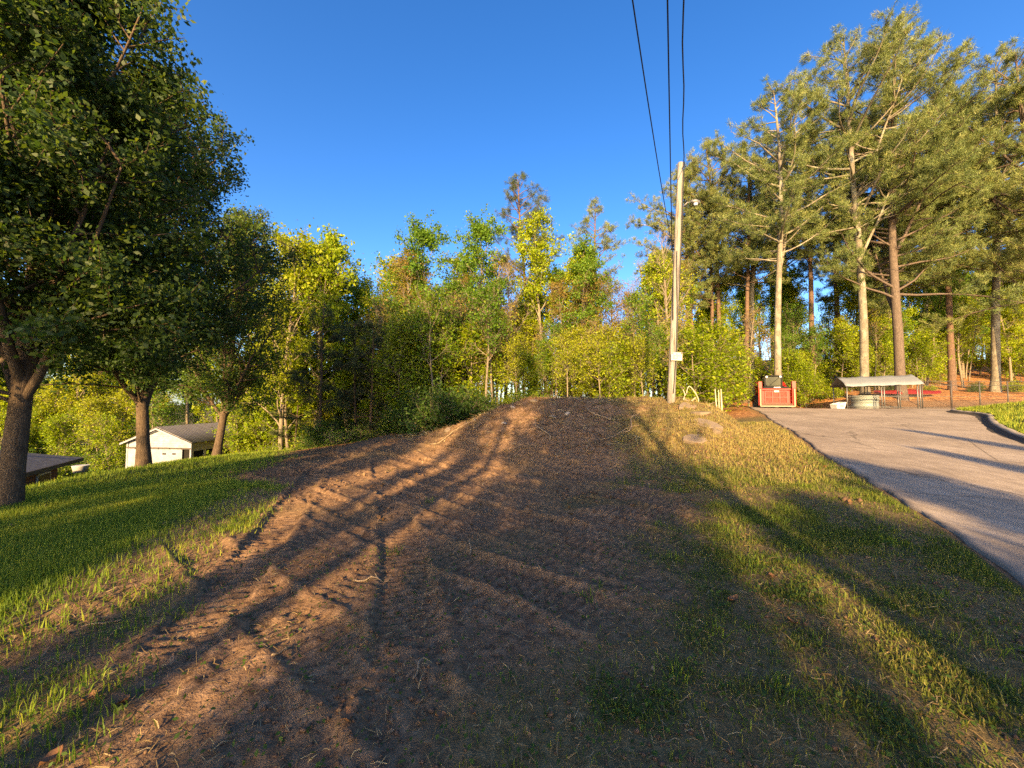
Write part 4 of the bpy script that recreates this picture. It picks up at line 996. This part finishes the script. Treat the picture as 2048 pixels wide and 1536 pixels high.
for (a0, b0, a1, b1) in ((0, 0, la, 0), (la, 0, la, lb), (la, lb, 0, lb), (0, lb, 0, 0)):
    p, q_ = Vector(hp_(a0, b0, 2.42)), Vector(hp_(a1, b1, 2.42)); mid = (p + q_) / 2; ang = math.atan2(q_.y - p.y, q_.x - p.x)
    m = MB(); m.box(mid, ((q_ - p).length, .05, .15), rz=ang); m.build('fascia', M['trim_dark'], rf)
v = A * 2.4 + B * 1.6; m = MB(); m.tube([(v.x, v.y, 2.7), (v.x, v.y, 3.45)], .05, 8); m.build('vent_pipe', M['white'], rf)
m = MB(); o_ = .55
P4 = [hp_(o_, o_, 0), hp_(la - o_, o_, 0), hp_(la - o_, lb - o_, 0), hp_(o_, lb - o_, 0)]
m.faces([(p[0], p[1], -1.5) for p in P4] + [(p[0], p[1], 2.38) for p in P4], [(0, 1, 5, 4), (1, 2, 6, 5), (2, 3, 7, 6), (3, 0, 4, 7), (4, 5, 6, 7)]); wl = m.build('wall', M['brick'], hs_)
for a_ in (1.6, 4.2, 7.0):
    v = Vector(hp_(a_, o_ - .02, 1.65)); m = MB(); m.box(v, (.9, .06, 1.0), rz=math.atan2(A.y, A.x)); w_ = m.build('window', M['white'], wl)
    m = MB(); m.box(v + B * -.035, (.76, .02, .86), rz=math.atan2(A.y, A.x)); m.build('pane', M['glass'], w_)
x, y = XY(168, 18.5); 
m = MB(); m.tube([(0, 0, 0), (0, 0, .3), (0, 0, .32)], [.24, .30, .31], 14); b_ = m.build('tub', M['white'], None, (x, y, at(168, 940, 18.5).z - .1)); b_.name = 'white_tub'
tag(b_, 'small white tub on the grass beside the low house', 'tub')

# ------------------------------------------------------------------ stones, slabs, sticks, dead leaves
def rock_mesh(seed, flat=.6, mat=M['stone']):
    r = random.Random(seed); bm = bmesh.new(); bmesh.ops.create_icosphere(bm, subdivisions=2, radius=.5)
    ax = [Vector((r.gauss(0, 1), r.gauss(0, 1), r.gauss(0, 1))).normalized() for _ in range(7)]; of = [r.uniform(.28, .46) for _ in ax]
    for v in bm.verts:
        for a_, o_ in zip(ax, of):
            d = v.co.dot(a_)
            if d > o_: v.co -= a_ * (d - o_)
        v.co *= 1 + r.uniform(-.03, .03); v.co.z *= flat
    me = bpy.data.meshes.new('rock'); bm.to_mesh(me); bm.free(); me.materials.append(mat); return me
RK = [rock_mesh(i, .6, M['stone_pale'] if i % 2 else M['stone']) for i in range(6)]
def on_mound(px, py):
    """where the ray of a pixel meets the ground sheet"""
    lo, hi = 1.5, 40.0; d = 1.5
    while d < 40:
        p = at(px, py, d)
        if p.z <= gz(p.x, p.y): return p.x, p.y
        d *= 1.004
    return None
for i, (px, py, s, lab) in enumerate(((1069, 800, .24, 'pale angular rock on the crest of the mound'), (1026, 812, .20, 'pale rock half way down the left shoulder of the mound'), (1104, 833, .22, 'small pale rock on the face of the mound below the crest rock'),
                                 (1134, 825, .16, 'small grey rock on the upper face of the mound'), (895, 858, .25, 'pinkish stone at the foot of the shrubs'), (1008, 845, .13, 'small stone on the left slope of the mound'),
                                 (950, 838, .2, 'reddish stone where the mound meets the shrubs'))):
    h_ = on_mound(px, py + 4)
    if h_ is None: h_ = XY(px, 12.7)
    o = ob('rock', RK[i % 6], None, (h_[0], h_[1], gz(*h_) + s * .06), (.2 * i, .15, i * 1.3), (s * 1.3, s, s)); tag(o, lab, 'rock')
slabs = [(1376, 812, .62, .42, .3, 'upper stone slab step in the bank just below the pole'), (1402, 826, .55, .42, -.5, 'stone slab step beneath the upper slab on the bank'), (1414, 848, .70, .50, -.6, 'largest stone slab step in the middle of the bank'),
         (1433, 861, .26, .22, .5, 'small squared stone at the right end of the slab steps'), (1390, 879, .60, .38, .2, 'lowest flat stone slab at the foot of the bank steps')]
for px, py, w_, d_, rz, lab in slabs:
    h_ = on_mound(px, py)
    if h_ is None: continue
    r = random.Random(px); pts = [(w_ * .5 * math.cos(a_) * r.uniform(.85, 1.15), d_ * .55 * math.sin(a_) * r.uniform(.85, 1.15)) for a_ in np.linspace(0, 6.283, 9)[:-1]]
    m = MB(); m.prism(pts, 2, -.12, .03); bmesh.ops.bevel(m.bm, geom=m.bm.edges[:], offset=.015, segments=1, affect='EDGES')
    dzx = (gz(h_[0] + .3, h_[1]) - gz(h_[0] - .3, h_[1])) / .6; dzy = (gz(h_[0], h_[1] + .3) - gz(h_[0], h_[1] - .3)) / .6
    o = m.build('stone_slab', M['stone'], None, (h_[0], h_[1], gz(*h_) - .005), (math.atan(dzy) * .95, -math.atan(dzx) * .8, rz)); tag(o, lab, 'stone slab', 'stone slab steps')
def stick(px, py, L, ang, r, lab, lift=.04, bend=.15, tilt=.1, mat='wood_dead', seed=0):
    h_ = on_mound(px, py)
    if h_ is None: return
    rs = random.Random(seed + int(px)); pts = []
    for i in range(7):
        f = i / 6 - .5; x = h_[0] + math.cos(ang) * L * f + bend * L * math.sin(f * 5 + seed) * -math.sin(ang); y = h_[1] + math.sin(ang) * L * f + bend * L * math.sin(f * 5 + seed) * math.cos(ang)
        pts.append((x, y, gz(x, y) + r * .6 + max(0, lift + tilt * L * f)))
    m = MB(); m.tube(pts, [r * (1.1 - .6 * i / 6) for i in range(7)], 6)
    for q_ in range(2):
        p = Vector(pts[2 + q_ * 2]); m.tube([p, p + Vector((rs.uniform(-.2, .2) * L, rs.uniform(-.2, .2) * L, .12 * L * rs.random()))], [r * .5, r * .2], 5)
    tag(m.build('stick', M[mat]), lab, 'stick', None)
stick(1205, 838, 1.1, 2.3, .025, 'pale forked branch propped on the mound face', .06, .1, .25)
stick(1262, 852, .9, .4, .02, 'bent root sticking out of the mound beside the long tree shadow', .10, .3, .2)
stick(1085, 868, .7, 1.8, .018, 'short root standing from the mound face', .06, .2, .35)
stick(1240, 868, 1.2, .25, .016, 'long thin branch lying across the foot of the mound', .02, .1, .03)
stick(1120, 940, .35, .5, .012, 'short pale stick at the foot of the mound', .01, .3, .02)
stick(700, 878, 1.6, .2, .03, 'dead branch lying at the edge of the woods', .03, .1, .05)
stick(905, 868, 1.4, .3, .02, 'dead branch in the brush pile below the shrubs', .05, .15, .1)
stick(1363, 968, .30, .6, .012, 'curled pale stem on the lit bank', .02, .35, .1)
stick(742, 1157, .32, -.1, .008, 'thin straw-coloured stick on the lit strip of soil', .01, .05, .02)
stick(940, 1100, .22, 1.5, .006, 'dark upright twig in the track prints', .03, .1, .2)
stick(836, 1340, .14, 1.3, .006, 'brown twig in the sparse foreground grass', .01, .1, .1)
stick(562, 1308, .12, 1.1, .006, 'short grey twig at the shadow edge in the foreground', .005, .05, .05)
stick(205, 1250, .22, .3, .006, 'grey twig on the dark strip across the lawn', .005, .05, .05)
# leaning dead limb behind the loader
a, b = XY(1536, 27.5), XY(1556, 28.2); zt = at(1556, 735, 28.2).z
m = MB(); m.tube([(a[0], a[1], gz(*a)), (b[0] * .5 + a[0] * .5, 27.9, zt * .55 + gz(*a) * .45), (b[0], b[1], zt)], [.05, .045, .03], 6); tag(m.build('dead_limb', M['wood_dead']), 'pale dead limb leaning on the pine behind the loader', 'branch')
def leaf_blade(seed, L):
    r = random.Random(seed); vs, fs = [], []; n = 6
    for i in range(n + 1):
        f = i / n; w_ = L * .38 * math.sin(math.pi * min(1, f * .95 + .03)) ** .8 * r.uniform(.75, 1.2); x = L * (f - .5); c = L * .22 * (2 * f - 1) ** 2
        vs += [(x, -w_, c + L * .16 + r.uniform(-.01, .01)), (x, 0, c * .6), (x, w_, c + L * .20 * r.uniform(.5, 1.3))]
    for i in range(n): k = 3 * i; fs += [(k, k + 1, k + 4, k + 3), (k + 1, k + 2, k + 5, k + 4)]
    return mesh_np('dead_leaf', vs, quads=fs, mat=M['dead_leaf'], smooth=True)
LB = [leaf_blade(i, .10) for i in range(4)]
for i, (px, py, s, lab) in enumerate(((236, 1412, 1.0, 'large curled reddish dead leaf at the edge of the bright foreground grass'), (178, 1405, .6, 'small orange dead leaf within the bright foreground grass'), (692, 1442, .75, 'crumpled tan dead leaf on the shaded foreground soil'),
                    (1467, 1205, .85, 'dead leaf in the sunlit grass band beside the bare soil'), (1543, 1158, .7, 'dead leaf at the upper end of the sunlit grass band'), (945, 1432, .5, 'small grey-brown dead leaf in the sparse foreground grass'), (880, 1440, .55, 'yellowish upright dead leaf in the sparse foreground grass'),
                    (100, 1527, .8, 'orange dead leaf at the very bottom corner of the lawn'), (1585, 1250, .6, 'dead leaf between the sunlit band and the dark grass'))):
    h_ = on_mound(px, py); o = ob('dead_leaf', LB[i % 4], None, (h_[0], h_[1], gz(*h_) + .012), (.25 * math.sin(i), .2 * math.cos(i * 2), i * 1.1), (s, s, s)); tag(o, lab, 'leaf', 'dead leaves')

# ------------------------------------------------------------------ grass, straw, clods: what nobody could count
rng = np.random.default_rng(99)
def scatter(n, xr, yr, dens):
    x = rng.uniform(*xr, n); y = rng.uniform(*yr, n); k = rng.uniform(0, 1, n) < dens(x, y); return x[k], y[k]
def blades(name, x, y, hgt, wid, mat, label, rnd_c, seg2=True, z=None, spread=.5, dry=None):
    n = len(x); z = ground_z(x, y) - .004 if z is None else z
    P = np.stack([x, y, z], -1); az = rng.uniform(0, 6.283, n); h = hgt * rng.uniform(.5, 1.3, n); ln = h * np.abs(rng.normal(0, spread, n))
    d = np.stack([np.cos(az), np.sin(az), np.zeros(n)], -1); s = np.stack([-np.sin(az), np.cos(az), np.zeros(n)], -1)
    tw = rng.uniform(0, 6.283, n); s = np.stack([np.cos(tw), np.sin(tw), np.zeros(n)], -1)
    w = (wid * rng.uniform(.6, 1.3, n))[:, None]; up = np.array([0, 0, 1.])
    rnd = np.clip(rng.normal(rnd_c, .2, n), 0, 1) if np.isscalar(rnd_c) else np.clip(rnd_c + rng.normal(0, .16, n), 0, 1)
    if seg2:
        mid = P + d * (ln * .35)[:, None] + up * (h * .62)[:, None]; tip_ = P + d * ln[:, None] + up * (h * np.clip(1.05 - .35 * ln / h, .3, 1))[:, None]
        v = np.stack([P - s * w * .5, P + s * w * .5, mid + s * w * .42, mid - s * w * .42, tip_], 1).reshape(-1, 3)
        b = np.arange(n)[:, None] * 5; tr = b + np.array([[3, 2, 4]]); qd = b + np.array([[0, 1, 2, 3]])
        me = mesh_np(name, v, tris=tr, quads=qd, mat=mat, fattr={'rnd': np.concatenate([rnd, rnd])})
    else:
        tip_ = P + d * ln[:, None] + up * (h * np.clip(1.05 - .35 * ln / h, .3, 1))[:, None]
        v = np.stack([P - s * w * .5, P + s * w * .5, tip_], 1).reshape(-1, 3)
        me = mesh_np(name, v, tris=np.arange(n * 3).reshape(-1, 3), mat=mat, fattr={'rnd': rnd})
    return tag(ob(name, me), label, 'grass', kind='stuff')
vis = lambda x, y: (np.abs(x) < y * 1.45 + 1.2)
def d_left(x, y):
    g, t, l, gl, gr = cover(x, y); return gl * vis(x, y) * np.clip(9 / (1 + (np.hypot(x, y) / 2.6) ** 1.7), .10, 1)
def d_right(x, y):
    g, t, l, gl, gr = cover(x, y); e = edge_e(x, y)
    return gr * g * (e < .05) * vis(x, y) * np.clip(8 / (1 + (np.hypot(x, y) / 2.2) ** 1.8), .12, 1)
x, y = scatter(280000, (-9.5, -.5), (1.1, 8.5), d_left); tone = .42 + fbm(x * .7, y * .7, 8) * .9
near = np.hypot(x, y) < 4.2
blades('lawn_grass', x[near], y[near], .075, .0055, M['grass'], 'mown green lawn grass left of the bare soil', tone[near])
blades('lawn_grass', x[~near], y[~near], .085, .011, M['grass'], 'green lawn grass around the big pear tree', tone[~near], False)
x, y = scatter(150000, (-18, -4), (6.5, 22), d_left); blades('lawn_grass', x, y, .11, .022, M['grass'], 'lawn grass falling away under the pear trees', .5 + fbm(x * .5, y * .5, 8) * .7, False)
x, y = scatter(300000, (-.8, 7.5), (1.1, 7), d_right); tone = .34 + fbm(x * .9, y * .9, 18) * 1.1 + .12 * sstep(3, 7, y); near = np.hypot(x, y) < 4.0
blades('verge_grass', x[near], y[near], .045, .0055, M['grass_mixed'], 'patchy green and straw-coloured verge grass in the foreground', tone[near], spread=.75)
blades('verge_grass', x[~near], y[~near], .05, .010, M['grass_mixed'], 'patchy verge grass along the driveway edge', tone[~near], False, spread=.75)
x, y = scatter(120000, (1.5, 11), (6, 15), lambda x, y: cover(x, y)[4] * (.6 - .3 * sstep(9, 12, y)) * (edge_e(x, y) < .02)); blades('bank_grass', x, y, .085, .016, M['grass_mixed'], 'dry yellowish grass on the bank round the pole', .50 + .36 * sstep(6.8, 9.5, y) + fbm(x * .8, y * .8, 28) * 1.1, False, spread=.8)
# longer tufts
cx, cy = scatter(520, (-3.2, 5.5), (1.3, 6.5), lambda x, y: np.clip(cover(x, y)[0], .04, 1) * .8); rp = rng.integers(5, 40, len(cx)); bx = np.repeat(cx, rp); by = np.repeat(cy, rp)
bx = bx + rng.normal(0, .055, len(bx)); by = by + rng.normal(0, .055, len(by)); k = edge_e(bx, by) < 0
blades('grass_tufts', bx[k], by[k], .085, .006, M['grass'], 'longer grass tufts standing out of the short turf', .5, spread=1.0)
# broad clover leaves near the camera
x, y = scatter(110000, (-3.5, 5), (1.2, 4.2), lambda x, y: np.clip(cover(x, y)[0] * (.3 + sstep(-.05, .2, fbm(x * 1.3, y * 1.3, 55))), .10, 1) * .5 * vis(x, y) * (edge_e(x, y) < 0))
me = leaves_mesh(rng, 'clover_leaves', np.stack([x, y, ground_z(x, y) + rng.uniform(.006, .04, len(x))], -1), .022, M['leaf_shrub'], 2.2); tag(ob('clover_leaves', me), 'small round clover leaves among the foreground grass', 'ground cover', kind='stuff')
# straw and torn stems lying on the soil
def lying(name, n, xr, yr, dens, L, w, mat, label):
    x, y = scatter(n, xr, yr, dens); n = len(x); az = rng.uniform(0, 6.283, n); l = L * rng.uniform(.3, 1.3, n); d = np.stack([np.cos(az), np.sin(az), rng.normal(.08, .22, n)], -1) * l[:, None]
    P = np.stack([x, y, ground_z(x, y) + .006], -1); s = np.stack([-np.sin(az), np.cos(az), rng.normal(0, .5, n)], -1) * w
    bend = rng.normal(0, .12, (n, 3)) * l[:, None]; bend[:, 2] = np.abs(bend[:, 2]); md = P + d * .5 + bend
    v = np.stack([P - s * .5, P + s * .5, md + s * .5, md - s * .5, P + d], 1).reshape(-1, 3); b = np.arange(n)[:, None] * 5; r_ = rng.uniform(0, 1, n)
    me = mesh_np(name, v, tris=b + np.array([[3, 2, 4]]), quads=b + np.array([[0, 1, 2, 3]]), mat=mat, fattr={'rnd': np.concatenate([r_, r_])}); tag(ob(name, me), label, 'litter', kind='stuff')
lying('straw_bits', 45000, (-5, 6), (1.2, 6), lambda x, y: vis(x, y) * (edge_e(x, y) < 0) * np.clip(.4 + cover(x, y)[4] * .6, 0, 1) * np.clip(5 / (1 + (np.hypot(x, y) / 2) ** 2), .1, 1), .07, .0035, M['straw'], 'straw and torn stems scattered over the soil')
lying('straw_bits', 26000, (-8, 9), (6, 15), lambda x, y: (edge_e(x, y) < -.1) * np.clip(.12 + cover(x, y)[4] * .6 + .5 * (H(x, y) > .25), 0, 1), .13, .010, M['straw'], 'dry stems and roots torn up on the mound')
lying('twig_litter', 7000, (-5, 4), (9, 18), lambda x, y: np.clip((H(x, y) > .2) * .5 + (y > 14) * .6, 0, 1), .35, .014, M['straw'], 'broken twigs and roots on the mound and soil edge')
# clods of soil
def clods(name, n, xr, yr, dens, s0, label):
    x, y = scatter(n, xr, yr, dens); n = len(x); t_ = (1 + 5 ** .5) / 2
    iv = np.array([(0, 0, 1), (.9, 0, .3), (.28, .85, .3), (-.72, .53, .3), (-.72, -.53, .3), (.28, -.85, .3), (0, 0, -.5)]); fs = [(0, i, i % 5 + 1) for i in range(1, 6)] + [(6, i % 5 + 1, i) for i in range(1, 6)]
    s = (s0 * np.minimum(rng.lognormal(0, .5, n), 2.4))[:, None, None]; az = rng.uniform(0, 6.283, n); c, sn = np.cos(az), np.sin(az)
    v = iv[None] * s * rng.uniform(.6, 1.35, (n, 7, 3)); v = np.stack([v[..., 0] * c[:, None] - v[..., 1] * sn[:, None], v[..., 0] * sn[:, None] + v[..., 1] * c[:, None], v[..., 2]], -1)
    v += np.stack([x, y, ground_z(x, y)], -1)[:, None, :]; f = (np.arange(n)[:, None, None] * 7 + np.array(fs)[None]).reshape(-1, 3)
    tag(ob(name, mesh_np(name, v.reshape(-1, 3), tris=f, mat=M['clod'])), label, 'soil', kind='stuff')
soil = lambda x, y: (1 - .8 * np.clip(cover(x, y)[0], 0, 1)) * vis(x, y) * (edge_e(x, y) < -.05)
clods('soil_clods', 22000, (-4, 4), (1.2, 5.5), lambda x, y: soil(x, y) * np.clip(.1 + fbm(x * 1.6, y * 1.6, 66) * 3.2, .02, 1) * np.clip(4 / (1 + (np.hypot(x, y) / 2) ** 2), .15, 1), .0085, 'crumbs of soil on the foreground')
clods('soil_clods', 22000, (-8, 6), (5, 15), lambda x, y: soil(x, y) * np.clip(.08 + fbm(x * 1.1, y * 1.1, 67) * 3.0 + .35 * (H(x, y) > .3), .02, 1), .020, 'clods of soil thrown up on the mound and tracks')
# island grass
k = rng.integers(0, len(ISL) - 1, 26000); j = np.minimum((rng.uniform(0, 1, 26000) ** 1.3 * (rows - 1)).astype(int), rows - 2); f1 = rng.uniform(0, 1, (26000, 1)); f2 = rng.uniform(0, 1, (26000, 1))
V = ISLV.reshape(len(ISL), rows, 3); P = (V[k, j] * (1 - f1) + V[k + 1, j] * f1) * (1 - f2) + (V[k, j + 1] * (1 - f1) + V[k + 1, j + 1] * f1) * f2
blades('island_grass', P[:, 0], P[:, 1], .13, .03, M['grass'], 'thick green grass on the kerbed island', .6, False, P[:, 2] - .01)
x, y = scatter(60000, (-9, 8), (5, 19), lambda x, y: (edge_e(x, y) < -.1) * np.clip(.05 + .55 * (H(x, y) > .35) * (y < 14.5) * sstep(-.15, .2, fbm(x * 1.2, y * 1.2, 83)) + .5 * sstep(14.5, 17, y), 0, 1) * .6)
me = leaves_mesh(rng, 'leaf_litter', np.stack([x, y, ground_z(x, y) + rng.uniform(.004, .03, len(x))], -1), .06, blade_mat('dry_leaves', (.09, .05, .025), (.22, .12, .055), (.42, .30, .19)), 1.4); tag(ob('leaf_litter', me), 'brown dry leaves littering the mound and the wood edge', 'litter', kind='stuff')
x, y = scatter(5200, (-5, 6), (1.2, 6.5), lambda x, y: vis(x, y) * (edge_e(x, y) < -.05) * np.clip(.18 + fbm(x, y, 87), .05, 1))
me = leaves_mesh(rng, 'leaf_scraps', np.stack([x, y, ground_z(x, y) + rng.uniform(.004, .02, len(x))], -1), .028, bpy.data.materials['dry_leaves'], 1.6); tag(ob('leaf_scraps', me), 'small scraps of dry leaf on the foreground soil and grass', 'litter', kind='stuff')
